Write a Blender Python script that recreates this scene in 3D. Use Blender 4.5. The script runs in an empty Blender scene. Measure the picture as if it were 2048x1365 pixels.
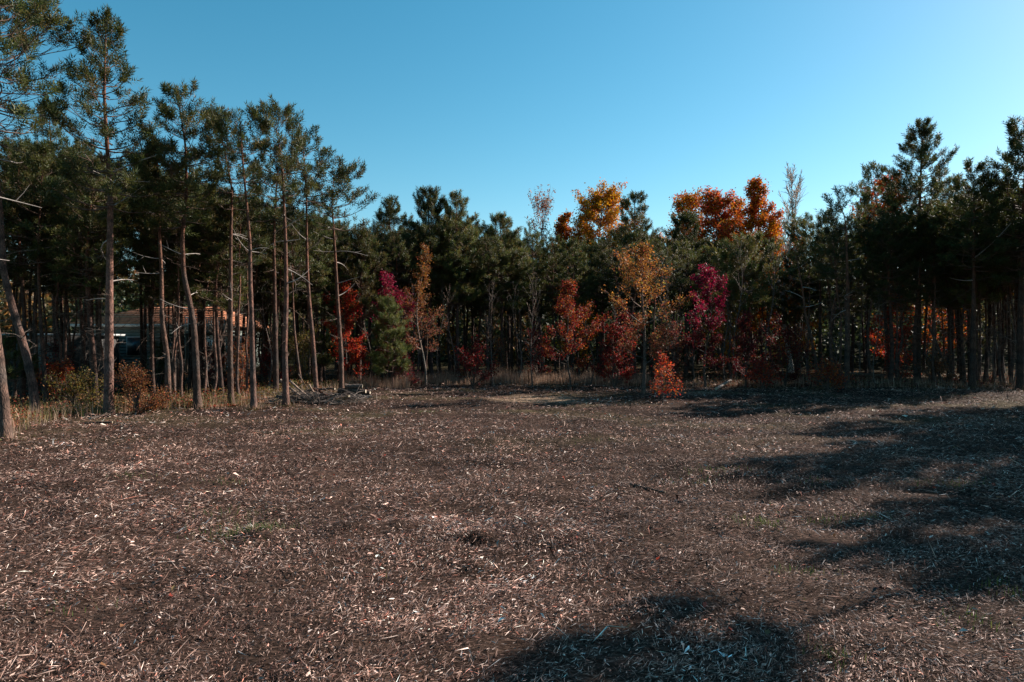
import bpy, math
import numpy as np
from mathutils import Vector

# ------------------------------------------------------------------ camera, sky, sun, exposure
S = bpy.context.scene
COL = S.collection
CAM_H, F = 2.0, 1365.0            # camera height (m) and focal length in photo pixels (2048 wide, 24 mm)
SUN_AZ, SUN_EL = 60.0, 30.0       # degrees right of the view direction / above the horizon
cd = bpy.data.cameras.new('camera')
cam = bpy.data.objects.new('camera', cd)
COL.objects.link(cam)
cam.location = (0, 0, CAM_H)
cam.rotation_euler = (math.radians(90), 0, 0)
cd.sensor_width = 36
cd.lens = 24
cd.clip_end = 3000
S.camera = cam

W = bpy.data.worlds.new("World")
S.world = W
W.use_nodes = True
nt = W.node_tree
nt.nodes.clear()
out = nt.nodes.new('ShaderNodeOutputWorld')
bg = nt.nodes.new('ShaderNodeBackground')
sky = nt.nodes.new('ShaderNodeTexSky')
sky.sky_type = 'NISHITA'
sky.sun_disc = False
sky.sun_elevation = math.radians(SUN_EL)
sky.sun_rotation = math.radians(SUN_AZ)
sky.altitude = 200
sky.air_density = 1.0
sky.dust_density = 0.4
sky.ozone_density = 1.0
hs = nt.nodes.new('ShaderNodeHueSaturation')
hs.inputs['Hue'].default_value = 0.473
hs.inputs['Saturation'].default_value = 1.40
hs.inputs['Value'].default_value = 1.0
nt.links.new(sky.outputs[0], hs.inputs['Color'])
nt.links.new(hs.outputs[0], bg.inputs[0])
bg.inputs[1].default_value = 0.067
nt.links.new(bg.outputs[0], out.inputs[0])

sl = bpy.data.lights.new('sun', 'SUN')
sun = bpy.data.objects.new('sun', sl)
COL.objects.link(sun)
sl.energy = 5.0
sl.angle = math.radians(0.5)
sl.color = (1.0, 0.92, 0.83)
_a, _e = math.radians(SUN_AZ), math.radians(SUN_EL)
sdir = Vector((math.sin(_a) * math.cos(_e), math.cos(_a) * math.cos(_e), math.sin(_e)))
sun.rotation_euler = sdir.to_track_quat('Z', 'Y').to_euler()
sun.location = sdir * 60

S.view_settings.view_transform = 'Standard'
S.view_settings.look = 'None'
S.view_settings.exposure = 1.2
S.view_settings.gamma = 1.0
S.view_settings.use_curve_mapping = False
S.render.engine = 'CYCLES'
S.cycles.max_bounces = 6
S.cycles.transparent_max_bounces = 4

PI = math.pi
RNG = np.random.default_rng(20231021)


# ------------------------------------------------------------------ mesh helpers
class MB:
    """collects triangles (with a colour per vertex) and links them as one mesh object"""

    def __init__(self):
        self.V, self.T, self.C, self.n = [], [], [], 0

    def add(self, v, t, c):
        v = np.asarray(v, np.float32).reshape(-1, 3)
        t = np.asarray(t, np.int32).reshape(-1, 3)
        c = np.asarray(c, np.float32)
        if c.ndim == 1:
            c = np.broadcast_to(c, (len(v), 3))
        self.V.append(v)
        self.T.append(t + self.n)
        self.C.append(c)
        self.n += len(v)

    def mesh(self, name, mat, smooth=False):
        v = np.concatenate(self.V)
        t = np.concatenate(self.T)
        c = np.concatenate(self.C)
        me = bpy.data.meshes.new(name)
        me.vertices.add(len(v))
        me.vertices.foreach_set('co', v.ravel())
        me.loops.add(len(t) * 3)
        me.loops.foreach_set('vertex_index', t.ravel())
        me.polygons.add(len(t))
        me.polygons.foreach_set('loop_start', np.arange(0, len(t) * 3, 3, dtype=np.int32))
        if smooth:
            me.polygons.foreach_set('use_smooth', np.ones(len(t), dtype=bool))
        me.update(calc_edges=True)
        a = me.color_attributes.new('Col', 'BYTE_COLOR', 'POINT')
        c4 = np.ones((len(v), 4), np.float32)
        c4[:, :3] = np.clip(c, 0, 1)
        a.data.foreach_set('color', c4.ravel())
        me.materials.append(mat)
        return me

    def build(self, name, mat, parent=None, smooth=False):
        return link(name, self.mesh(name, mat, smooth), parent)


def link(name, me, parent=None):
    o = bpy.data.objects.new(name, me)
    COL.objects.link(o)
    if parent is not None:
        o.parent = parent
    return o


def tag(o, label, cat, group=None):
    o['label'] = label
    o['category'] = cat
    if group:
        o['group'] = group
    return o


def thing(name, label, cat, loc, group=None, rz=0.0):
    o = bpy.data.objects.new(name, None)
    o.empty_display_size = 0.2
    COL.objects.link(o)
    o.location = loc
    o.rotation_euler = (0, 0, rz)
    return tag(o, label, cat, group)


def norm(v):
    return v / np.maximum(np.linalg.norm(v, axis=-1, keepdims=True), 1e-9)


def frames(d):
    """two unit vectors across each direction d (n,3)"""
    ref = np.where(np.abs(d[..., 2:3]) > 0.9, np.array([1.0, 0, 0]), np.array([0, 0, 1.0]))
    a = norm(np.cross(d, ref))
    return a, np.cross(d, a)


def tubes(mb, P, R, s, col):
    """P (n,k,3) polylines, R (n,k) radii, s sides, col (3,) or (n,3) or (n,k,3)"""
    P = np.asarray(P, float)
    R = np.asarray(R, float)
    n, k, _ = P.shape
    tan = norm(np.gradient(P, axis=1))
    a, b = frames(tan)
    ang = np.arange(s) * 2 * PI / s
    ring = P[:, :, None, :] + R[:, :, None, None] * (np.cos(ang)[None, None, :, None] * a[:, :, None, :] + np.sin(ang)[None, None, :, None] * b[:, :, None, :])
    idx = np.arange(n * k * s).reshape(n, k, s)
    i0, i1 = idx[:, :-1, :], idx[:, 1:, :]
    j0, j1 = np.roll(i0, -1, 2), np.roll(i1, -1, 2)
    t = np.concatenate([np.stack([i0, j0, j1], -1).reshape(-1, 3), np.stack([i0, j1, i1], -1).reshape(-1, 3)])
    c = np.asarray(col, float)
    if c.ndim == 2:
        c = c[:, None, :]
    c = np.broadcast_to(c.reshape((1, 1, 3)) if c.ndim == 1 else c, (n, k, 3))
    c = np.repeat(c.reshape(n * k, 3), s, axis=0)
    mb.add(ring.reshape(-1, 3), t, c)


def cap(mb, c, d, r, s, col, jag=0.0):
    d = norm(np.asarray(d, float))
    a, b = frames(d[None])
    ang = np.arange(s) * 2 * PI / s
    v = np.asarray(c) + r * (np.cos(ang)[:, None] * a + np.sin(ang)[:, None] * b)
    v = np.concatenate([v, np.asarray(c, float)[None] + d * jag])
    i = np.arange(s)
    mb.add(v, np.stack([i, np.roll(i, -1), np.full(s, s)], -1), col)


def box(mb, lo, hi, col):
    x0, y0, z0 = lo
    x1, y1, z1 = hi
    v = [(x0, y0, z0), (x1, y0, z0), (x1, y1, z0), (x0, y1, z0), (x0, y0, z1), (x1, y0, z1), (x1, y1, z1), (x0, y1, z1)]
    q = [(0, 3, 2, 1), (4, 5, 6, 7), (0, 1, 5, 4), (1, 2, 6, 5), (2, 3, 7, 6), (3, 0, 4, 7)]
    t = []
    for a, b, c, d in q:
        t += [(a, b, c), (a, c, d)]
    mb.add(v, t, col)


# ------------------------------------------------------------------ ground shape
_b = np.random.default_rng(5)
BUMPS = np.column_stack([_b.uniform(-20, 20, 260), _b.uniform(3, 32, 260), _b.uniform(0.10, 0.45, 260), _b.uniform(-0.05, 0.075, 260)])


def px_ground(px, py):
    """where a photo pixel below the horizon meets the field"""
    Y = CAM_H * F / (py - 682.5)
    return (px - 1024) / F * Y, Y


_x, _y = px_ground(948, 1088)
BUMPS = np.vstack([BUMPS, [[_x, _y, 0.12, -0.10], [_x + .05, _y + .2, 0.18, 0.10]]])
for _p in ((520, 1075, .09), (700, 1060, .08), (790, 1055, .06), (260, 1180, -.07), (1450, 1058, .07), (1180, 850, .10), (1000, 838, .10), (1330, 818, .08)):
    _x, _y = px_ground(_p[0], _p[1])
    BUMPS = np.vstack([BUMPS, [[_x, _y, 0.22 if _p[2] < .1 else .5, _p[2]]]])


def gz(x, y):
    x = np.asarray(x, float)
    y = np.asarray(y, float)
    z = 0.035 * np.sin(x * 0.55 + 1.3) * np.sin(y * 0.42 + .4) + 0.018 * np.sin(x * 1.9 + y * 0.7) + 0.014 * np.sin(y * 2.6 - x * 0.9 + 2)
    z = z + 0.010 * np.sin(x * 5.1 + 2.0 * np.sin(y * 1.7)) + 0.010 * np.sin(y * 6.3 + 2.0 * np.sin(x * 2.1))
    for bx, by, br, bh in BUMPS:
        d2 = ((x - bx) ** 2 + (y - by) ** 2) / (br * br)
        z = z + bh * np.exp(-d2)
    r = np.hypot(x, y)
    far = np.clip((r - 40) / 30, 0, 1)
    t = np.clip((r - 50) / 45, 0, 1)
    return z * (1 - far) + 6.0 * t * t * (3 - 2 * t)


def left_edge(y):
    """x of the field's left edge at depth y"""
    return np.interp(y, [3, 10, 13.5, 17, 19, 21, 25, 28, 31], [-9.5, -9.8, -10.4, -11.4, -10.6, -8.2, -7.2, -6.4, -5.6])


def back_edge(x):
    """depth of the field's far edge at x"""
    return np.interp(x, [-8, -5.5, -2, 1, 4, 7, 12, 22, 30], [27.5, 30.5, 31.0, 31.4, 30.6, 29.2, 29.0, 28.5, 24])


def in_wood(x, y):
    """0 on the field .. 1 under the trees"""
    a = np.clip((left_edge(y) - x) / 0.9 + .3, 0, 1)
    b = np.clip((y - back_edge(x)) / 0.9 + .3, 0, 1)
    c = np.clip((x - np.interp(y, [2, 10, 18, 25, 30], [10.5, 10.5, 14.0, 18.5, 22])) / 1.0, 0, 1)
    return np.clip(np.maximum(np.maximum(a, b), c), 0, 1)


def vnoise(x, y, seed=0):
    """smooth value noise, 0..1"""
    r = np.random.default_rng(seed).random((64, 64))
    xi, yi = np.floor(x).astype(int), np.floor(y).astype(int)
    fx, fy = x - xi, y - yi
    fx, fy = fx * fx * (3 - 2 * fx), fy * fy * (3 - 2 * fy)
    g = lambda i, j: r[i % 64, j % 64]
    return (g(xi, yi) * (1 - fx) + g(xi + 1, yi) * fx) * (1 - fy) + (g(xi, yi + 1) * (1 - fx) + g(xi + 1, yi + 1) * fx) * fy


def sand_mask(x, y):
    d = np.hypot((x - 0.9) / 3.4, (y - 23.6) / 3.0)
    d2 = np.hypot((x - 6.5) / 3.2, (y - 26.0) / 1.6)
    n = vnoise(x * 0.8, y * 1.1, 3) * .7 + vnoise(x * 3, y * 4, 4) * .5
    return np.clip((1.15 - d - n * .75) * 2.2, 0, 1) * 1.0 + np.clip((.9 - d2 - n * .7) * 2, 0, .5)


# ------------------------------------------------------------------ materials
def mat_new(name):
    m = bpy.data.materials.new(name)
    m.use_nodes = True
    t = m.node_tree
    t.nodes.clear()
    o = t.nodes.new('ShaderNodeOutputMaterial')
    return m, t, o


def N(t, kind, **kw):
    n = t.nodes.new(kind)
    for k, v in kw.items():
        if k in n.inputs:
            n.inputs[k].default_value = v
        else:
            setattr(n, k, v)
    return n


def leaf_mat(name, trans, rough, spec, var=.25, tint=1.0):
    m, t, o = mat_new(name)
    at = N(t, 'ShaderNodeAttribute', attribute_name='Col')
    oi = N(t, 'ShaderNodeObjectInfo')
    hv = N(t, 'ShaderNodeHueSaturation')
    mr = N(t, 'ShaderNodeMapRange')
    mr.inputs['To Min'].default_value = 1 - var
    mr.inputs['To Max'].default_value = 1 + var
    t.links.new(oi.outputs['Random'], mr.inputs['Value'])
    t.links.new(mr.outputs[0], hv.inputs['Value'])
    t.links.new(at.outputs['Color'], hv.inputs['Color'])
    b = N(t, 'ShaderNodeBsdfPrincipled', Roughness=rough)
    b.inputs['Specular IOR Level'].default_value = spec
    t.links.new(hv.outputs[0], b.inputs['Base Color'])
    tr = N(t, 'ShaderNodeBsdfTranslucent')
    t.links.new(hv.outputs[0], tr.inputs['Color'])
    mx = N(t, 'ShaderNodeMixShader')
    mx.inputs[0].default_value = trans
    t.links.new(b.outputs[0], mx.inputs[1])
    t.links.new(tr.outputs[0], mx.inputs[2])
    t.links.new(mx.outputs[0], o.inputs[0])
    return m


def bark_mat(name, scale=(14, 14, 3.5), rough=.85, depth=.6):
    m, t, o = mat_new(name)
    at = N(t, 'ShaderNodeAttribute', attribute_name='Col')
    tc = N(t, 'ShaderNodeTexCoord')
    mp = N(t, 'ShaderNodeMapping')
    mp.inputs['Scale'].default_value = scale
    t.links.new(tc.outputs['Object'], mp.inputs['Vector'])
    vo = N(t, 'ShaderNodeTexVoronoi', feature='DISTANCE_TO_EDGE', Scale=2.2)
    no = N(t, 'ShaderNodeTexNoise', Scale=1.6, Detail=6.0, Roughness=.65)
    t.links.new(mp.outputs[0], vo.inputs['Vector'])
    t.links.new(mp.outputs[0], no.inputs['Vector'])
    cr = N(t, 'ShaderNodeMapRange')
    cr.inputs['From Max'].default_value = .22
    cr.inputs['To Min'].default_value = .45
    cr.inputs['To Max'].default_value = 1.1
    t.links.new(vo.outputs['Distance'], cr.inputs['Value'])
    nr = N(t, 'ShaderNodeMapRange')
    nr.inputs['From Min'].default_value = .3
    nr.inputs['From Max'].default_value = .7
    nr.inputs['To Min'].default_value = .55
    nr.inputs['To Max'].default_value = 1.4
    t.links.new(no.outputs[0], nr.inputs['Value'])
    mu = N(t, 'ShaderNodeMath', operation='MULTIPLY')
    t.links.new(cr.outputs[0], mu.inputs[0])
    t.links.new(nr.outputs[0], mu.inputs[1])
    vm = N(t, 'ShaderNodeVectorMath', operation='SCALE')
    pn = N(t, 'ShaderNodeTexNoise', Scale=1.1, Detail=3.0)
    t.links.new(tc.outputs['Object'], pn.inputs['Vector'])
    pr = N(t, 'ShaderNodeValToRGB')
    e = pr.color_ramp.elements
    e[0].position, e[0].color = .36, (.72, .78, .80, 1)
    e[1].position, e[1].color = .66, (1.45, 1.02, .82, 1)
    t.links.new(pn.outputs[0], pr.inputs[0])
    pm = N(t, 'ShaderNodeVectorMath', operation='MULTIPLY')
    t.links.new(at.outputs['Color'], pm.inputs[0])
    t.links.new(pr.outputs[0], pm.inputs[1])
    t.links.new(pm.outputs[0], vm.inputs[0])
    t.links.new(mu.outputs[0], vm.inputs['Scale'])
    b = N(t, 'ShaderNodeBsdfPrincipled', Roughness=rough)
    b.inputs['Specular IOR Level'].default_value = .25
    t.links.new(vm.outputs[0], b.inputs['Base Color'])
    bp = N(t, 'ShaderNodeBump', Strength=depth, Distance=.02)
    t.links.new(mu.outputs[0], bp.inputs['Height'])
    t.links.new(bp.outputs[0], b.inputs['Normal'])
    t.links.new(b.outputs[0], o.inputs[0])
    return m


def plain_mat(name, rough=.8, spec=.3, nscale=8.0, nvar=.3, bump=.0):
    m, t, o = mat_new(name)
    at = N(t, 'ShaderNodeAttribute', attribute_name='Col')
    tc = N(t, 'ShaderNodeTexCoord')
    no = N(t, 'ShaderNodeTexNoise', Scale=nscale, Detail=5.0)
    t.links.new(tc.outputs['Object'], no.inputs['Vector'])
    nr = N(t, 'ShaderNodeMapRange')
    nr.inputs['From Min'].default_value = .3
    nr.inputs['From Max'].default_value = .7
    nr.inputs['To Min'].default_value = 1 - nvar
    nr.inputs['To Max'].default_value = 1 + nvar
    t.links.new(no.outputs[0], nr.inputs['Value'])
    vm = N(t, 'ShaderNodeVectorMath', operation='SCALE')
    t.links.new(at.outputs['Color'], vm.inputs[0])
    t.links.new(nr.outputs[0], vm.inputs['Scale'])
    b = N(t, 'ShaderNodeBsdfPrincipled', Roughness=rough)
    b.inputs['Specular IOR Level'].default_value = spec
    t.links.new(vm.outputs[0], b.inputs['Base Color'])
    if bump:
        bp = N(t, 'ShaderNodeBump', Strength=bump, Distance=.03)
        t.links.new(no.outputs[0], bp.inputs['Height'])
        t.links.new(bp.outputs[0], b.inputs['Normal'])
    t.links.new(b.outputs[0], o.inputs[0])
    return m


def ground_mat():
    m, t, o = mat_new('mulched_ground')
    at = N(t, 'ShaderNodeAttribute', attribute_name='Col')
    tc = N(t, 'ShaderNodeTexCoord')
    vals = []
    for k, (rz, sc) in enumerate((((0.3), (26, 90, 26)), ((1.25), (22, 100, 22)), ((2.2), (30, 80, 30)))):
        mp = N(t, 'ShaderNodeMapping')
        mp.inputs['Rotation'].default_value = (0, 0, rz)
        mp.inputs['Scale'].default_value = sc
        t.links.new(tc.outputs['Object'], mp.inputs['Vector'])
        wn = N(t, 'ShaderNodeTexNoise', Scale=.25, Detail=2.0)
        t.links.new(mp.outputs[0], wn.inputs['Vector'])
        vo = N(t, 'ShaderNodeTexVoronoi', Scale=1.0, Randomness=1.0)
        t.links.new(mp.outputs[0], vo.inputs['Vector'])
        sp = N(t, 'ShaderNodeSeparateColor')
        t.links.new(vo.outputs['Color'], sp.inputs[0])
        vals.append(sp.outputs[0])
    a = N(t, 'ShaderNodeMath', operation='MAXIMUM')
    t.links.new(vals[0], a.inputs[0])
    mul = N(t, 'ShaderNodeMath', operation='MULTIPLY')
    t.links.new(vals[1], mul.inputs[0])
    t.links.new(vals[2], mul.inputs[1])
    t.links.new(mul.outputs[0], a.inputs[1])
    ra = N(t, 'ShaderNodeValToRGB')
    e = ra.color_ramp.elements
    e[0].position, e[0].color = 0.1, (.30, .27, .25, 1)
    e[1].position, e[1].color = 1.0, (2.2, 2.1, 2.0, 1)
    for p, c in ((.45, (.62, .58, .55, 1)), (.8, (1.1, 1.05, 1.0, 1)), (.94, (1.5, 1.4, 1.3, 1))):
        x = e.new(p)
        x.color = c
    t.links.new(a.outputs[0], ra.inputs[0])
    big = N(t, 'ShaderNodeTexNoise', Scale=1.3, Detail=6.0, Roughness=.7)
    t.links.new(tc.outputs['Object'], big.inputs['Vector'])
    br = N(t, 'ShaderNodeMapRange')
    br.inputs['From Min'].default_value = .3
    br.inputs['From Max'].default_value = .7
    br.inputs['To Min'].default_value = .55
    br.inputs['To Max'].default_value = 1.35
    t.links.new(big.outputs[0], br.inputs['Value'])
    v1 = N(t, 'ShaderNodeVectorMath', operation='MULTIPLY')
    t.links.new(at.outputs['Color'], v1.inputs[0])
    t.links.new(ra.outputs[0], v1.inputs[1])
    v2 = N(t, 'ShaderNodeVectorMath', operation='SCALE')
    t.links.new(v1.outputs[0], v2.inputs[0])
    t.links.new(br.outputs[0], v2.inputs['Scale'])
    b = N(t, 'ShaderNodeBsdfPrincipled', Roughness=1.0)
    b.inputs['Specular IOR Level'].default_value = .03
    t.links.new(v2.outputs[0], b.inputs['Base Color'])
    bp = N(t, 'ShaderNodeBump', Strength=.9, Distance=.03)
    t.links.new(a.outputs[0], bp.inputs['Height'])
    t.links.new(bp.outputs[0], b.inputs['Normal'])
    t.links.new(b.outputs[0], o.inputs[0])
    return m


M_NEEDLE = leaf_mat('pine_needles', .40, .55, .25)
M_LEAF = leaf_mat('autumn_leaves', .45, .55, .16, .12)
M_WEED = leaf_mat('weeds_and_grass', .35, .6, .25, .1)
M_BARK = bark_mat('pine_bark')
M_TWIG = plain_mat('dead_twigs', .8, .3, 20, .35)
M_HARD = bark_mat('hardwood_bark', (10, 10, 5), .8, .4)
M_CHIP = plain_mat('wood_chips', .75, .18, 30, .25)
M_WOOD = bark_mat('cut_log_bark', (6, 6, 6), .85, .7)
M_CUT = plain_mat('sawn_wood', .8, .2, 14, .35, .3)
M_PAINT = plain_mat('house_siding', .7, .3, 3, .12)
M_ROOF = plain_mat('house_roofing', .85, .2, 6, .35, .4)
M_GLASS = plain_mat('window_glass', .35, .6, 2, .1)

# ------------------------------------------------------------------ ground
def axis(step0, lo, hi, near_lo, near_hi, grow=1.06, smax=40):
    a = list(np.arange(near_lo, near_hi, step0))
    s, x = step0, near_hi
    while x < hi:
        a.append(x)
        x += s
        s = min(s * grow, smax)
    a.append(hi)
    s, x, b = step0, near_lo, []
    while x > lo:
        x -= s
        s = min(s * grow, smax)
        b.append(max(x, lo))
    return np.array(b[::-1] + a)


gx = axis(0.10, -700, 700, -6, 6, 1.04, 60)
gy = axis(0.075, -120, 900, 3.0, 9.0, 1.03, 60)
GX, GY = np.meshgrid(gx, gy)
GZ = gz(GX, GY)
_n = np.random.default_rng(9).normal(0, 1, GX.shape)
GZ = GZ + np.where(np.hypot(GX, GY) < 40, _n * .008, 0)
wood = in_wood(GX, GY)
sand = sand_mask(GX, GY)
gcol = np.empty(GX.shape + (3,))
gcol[:] = (.058, .037, .029)
pn = (vnoise(GX * .35, GY * .5, 11) - .5)[..., None]
gcol *= 1 + .5 * pn
straw = np.clip((vnoise(GX * .5 + 9, GY * .8, 12) - .52) * 3, 0, 1) * np.clip((GY - 11) / 8, 0, 1)
gcol = gcol * (1 - .55 * straw[..., None]) + np.array((.10, .085, .045)) * .55 * straw[..., None]
gcol = gcol * (1 - np.clip(sand, 0, 1)[..., None]) + np.array((.33, .235, .165)) * np.clip(sand, 0, 1)[..., None]
gcol = gcol * (1 - wood[..., None]) + np.array((.055, .036, .020)) * wood[..., None]
hill = np.clip((np.hypot(GX, GY) - 42) / 14, 0, 1)[..., None]
gcol = gcol * (1 - hill) + np.array((.030, .030, .015)) * hill
mb = MB()
ny, nx = GX.shape
ii = np.arange(ny * nx).reshape(ny, nx)
tri = np.concatenate([np.stack([ii[:-1, :-1], ii[:-1, 1:], ii[1:, 1:]], -1).reshape(-1, 3), np.stack([ii[:-1, :-1], ii[1:, 1:], ii[1:, :-1]], -1).reshape(-1, 3)])
mb.add(np.stack([GX, GY, GZ], -1), tri, gcol.reshape(-1, 3))
g = mb.build('ground', ground_mat())
g['kind'] = 'structure'


def pt(px, Y, py=None):
    """world point on the vertical plane at depth Y under a photo pixel"""
    x = (px - 1024) / F * Y
    return (x, Y, CAM_H + (682.5 - py) / F * Y if py is not None else float(gz(x, Y)))


# ------------------------------------------------------------------ house behind the pines on the left
def make_house():
    D = 44.0
    X = lambda p: (p - 1024) / F * D
    Zp = lambda p: CAM_H + (682.5 - p) / F * D
    h = thing('house', 'low house with orange brown hipped roof standing behind the pines', 'house', (X(300), D, 0))
    ox = X(300)
    x0, x1 = X(132) - ox, X(450) - ox
    ze, zr = Zp(648), Zp(608)
    siding = (.13, .15, .13)
    m = MB()
    box(m, (x0 + .5, .6, -.1), (x1 - .4, 7.4, ze - .02), siding)
    for k in range(14):          # lap siding boards on the front
        z = .15 + k * .2
        box(m, (x0 + .5, .575, z), (x1 - .4, .595, z + .17), siding)
    m.build('wall', M_PAINT, h)
    m = MB()
    a, b, c, d = (x0, 0, ze), (x1, 0, ze), (x1, 8, ze), (x0, 8, ze)
    e, f = (x0 + 3.2, 4, zr), (x1 - 1.8, 4, zr)
    v = [a, b, c, d, e, f] + [(p[0], p[1], p[2] - .16) for p in (a, b, c, d)]
    t = [(0, 1, 5), (0, 5, 4), (1, 2, 5), (2, 3, 4), (2, 4, 5), (3, 0, 4), (0, 6, 7), (0, 7, 1), (1, 7, 8), (1, 8, 2), (2, 8, 9), (2, 9, 3), (3, 9, 6), (3, 6, 0), (6, 8, 7), (6, 9, 8)]
    m.add(v, t, (.40, .155, .08))
    rf = m.build('roof', M_ROOF, h)
    for k in range(9):           # courses of shingles on the near slope, each a thin step
        u = (k + .4) / 9.6
        m = MB()
        y = 4 * u
        z = ze + (zr - ze) * u
        xa, xb = x0 + 3.2 * u, x1 - 1.8 * u
        box(m, (xa, y - .05, z + .005), (xb, y + .05, z + .05), (.36 + .05 * (k % 3), .14 + .015 * (k % 2), .07))
        m.build('shingle_course', M_ROOF, rf)
    m = MB()
    box(m, (x0 - .05, -.07, ze - .2), (x1 + .05, -.005, ze - .02), (.30, .29, .26))
    m.build('fascia', M_PAINT, h)
    # upstairs balcony over the white garage door on the right
    bx0, bx1 = X(398) - ox, X(474) - ox
    zb = Zp(664)
    m = MB()
    box(m, (bx0, -1.9, zb - .16), (bx1, .57, zb), (.10, .07, .05))
    bal = m.build('balcony', M_PAINT, h)
    m = MB()
    box(m, (bx0, -1.9, zb + .82), (bx1, -1.82, zb + .9), (.42, .41, .38))
    m.build('handrail', M_PAINT, bal)
    for i in range(16):
        m = MB()
        x = bx0 + .03 + i * (bx1 - bx0 - .06) / 15
        box(m, (x - .022, -1.88, zb + .005), (x + .022, -1.84, zb + .815), (.42, .41, .38))
        m.build('baluster', M_PAINT, bal)
    for x in (bx0 + .06, (bx0 + bx1) / 2, bx1 - .06):
        m = MB()
        box(m, (x - .06, -1.88, -.1), (x + .06, -1.76, zb - .165), (.10, .07, .05))
        m.build('post', M_PAINT, bal)
    m = MB()
    gx0, gx1 = X(408) - ox, X(482) - ox
    box(m, (gx0, .35, .02), (gx1, .56, Zp(671)), (.78, .80, .82))
    gd = m.build('garage_door', M_PAINT, h)
    gd['label'] = 'white garage door under the balcony'
    for k in range(4):
        m = MB()
        z = .12 + k * .52
        box(m, (gx0 + .08, .325, z), (gx1 - .08, .345, z + .46), (.80, .82, .84))
        m.build('panel', M_PAINT, gd)
    for p in (172, 262, 330):
        m = MB()
        x = X(p) - ox
        box(m, (x - .6, .53, 1.0), (x + .6, .57, 2.3), (.40, .39, .36))
        w = m.build('window', M_PAINT, h)
        m = MB()
        box(m, (x - .52, .50, 1.08), (x + .52, .527, 2.22), (.02, .025, .03))
        m.build('pane', M_GLASS, w)
    # low shed with a pale roof edge, left of the house
    Ds = 40.0
    s = thing('shed', 'low dark shed with pale flat roof edge left of the house', 'shed', (pt(60, Ds)[0], Ds, 0))
    m = MB()
    zt = CAM_H + (682.5 - 667) / F * Ds
    box(m, (-3.4, .1, -.1), (3.4, 3.2, zt - .14), (.035, .032, .03))
    m.build('wall', M_PAINT, s)
    m = MB()
    box(m, (-3.7, -.1, zt - .135), (3.7, 3.4, zt - .02), (.36, .36, .35))
    m.build('roof', M_PAINT, s)
    m = MB()
    box(m, (.4, .06, 0), (1.6, .095, 1.9), (.13, .10, .08))
    m.build('door', M_PAINT, s)


make_house()


# ------------------------------------------------------------------ pines
def shoot_template(nn, w, rng, L=.17, nl=.105):
    """one bottlebrush of needles along +z: arrays (nn,3 verts,3)"""
    s = np.linspace(0.0, 1.0, nn) ** .9
    ph = np.arange(nn) * 2.399 + rng.uniform(0, .6, nn)
    spread = np.interp(s, [0, .6, 1], [1.2, 1.05, .5]) + rng.uniform(-.15, .15, nn)
    rad = np.stack([np.cos(ph), np.sin(ph), np.zeros(nn)], -1)
    d = rad * np.sin(spread)[:, None] + np.array([0, 0, 1.0]) * np.cos(spread)[:, None]
    b = np.array([0, 0, 1.0]) * (s * L)[:, None]
    ln = nl * rng.uniform(.8, 1.15, nn)
    side = norm(np.cross(d, np.array([0.3, 0.2, 1.0]) + rng.normal(0, .4, (nn, 3)))) * (w / 2)
    tip = b + d * ln[:, None]
    mid = b + d * (ln * .18)[:, None]
    return np.stack([mid - side, mid + side, tip], 1)


def place_shoots(mb, P, D, S, col, nn, w, rng):
    n = len(P)
    D = norm(D)
    a, b = frames(D)
    th = rng.uniform(0, 2 * PI, n)[:, None]
    a, b = a * np.cos(th) + b * np.sin(th), b * np.cos(th) - a * np.sin(th)
    kinds = [shoot_template(nn, w, rng) for _ in range(5)]
    which = rng.integers(0, 5, n)
    for k in range(5):
        i = np.nonzero(which == k)[0]
        if not len(i):
            continue
        T = kinds[k].reshape(-1, 3)
        v = P[i, None, :] + S[i, None, None] * (T[None, :, 0:1] * a[i, None, :] + T[None, :, 1:2] * b[i, None, :] + T[None, :, 2:3] * D[i, None, :])
        c = np.repeat(col[i], len(T), axis=0)
        mb.add(v, np.arange(len(i) * len(T)).reshape(-1, 3), c)


def smooth_path(path, H):
    path = np.asarray(path, float)
    z = np.arange(0, H + .01, .16)
    x = np.interp(z, path[:, 2], path[:, 0])
    y = np.interp(z, path[:, 2], path[:, 1])
    k = np.hanning(7)
    k /= k.sum()
    pad = lambda a: np.concatenate([np.linspace(a[0] - 3 * (a[1] - a[0]), a[0] - (a[1] - a[0]), 3), a, np.linspace(a[-1] + (a[-1] - a[-2]), a[-1] + 3 * (a[-1] - a[-2]), 3)])
    return np.stack([np.convolve(pad(x), k, 'valid'), np.convolve(pad(y), k, 'valid'), z], -1)


GREEN = 1.2 * np.array([(.042, .050, .012), (.052, .056, .013), (.064, .062, .015), (.034, .046, .014), (.084, .058, .018)])


def prof_pine(u):
    return np.interp(u, [0, .12, .3, .6, .85, 1], [.55, .85, 1, .78, .42, .12])


def prof_round(u):
    return np.interp(u, [0, .2, .45, .75, .92, 1], [.45, .7, .95, 1, .7, .3])


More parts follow.
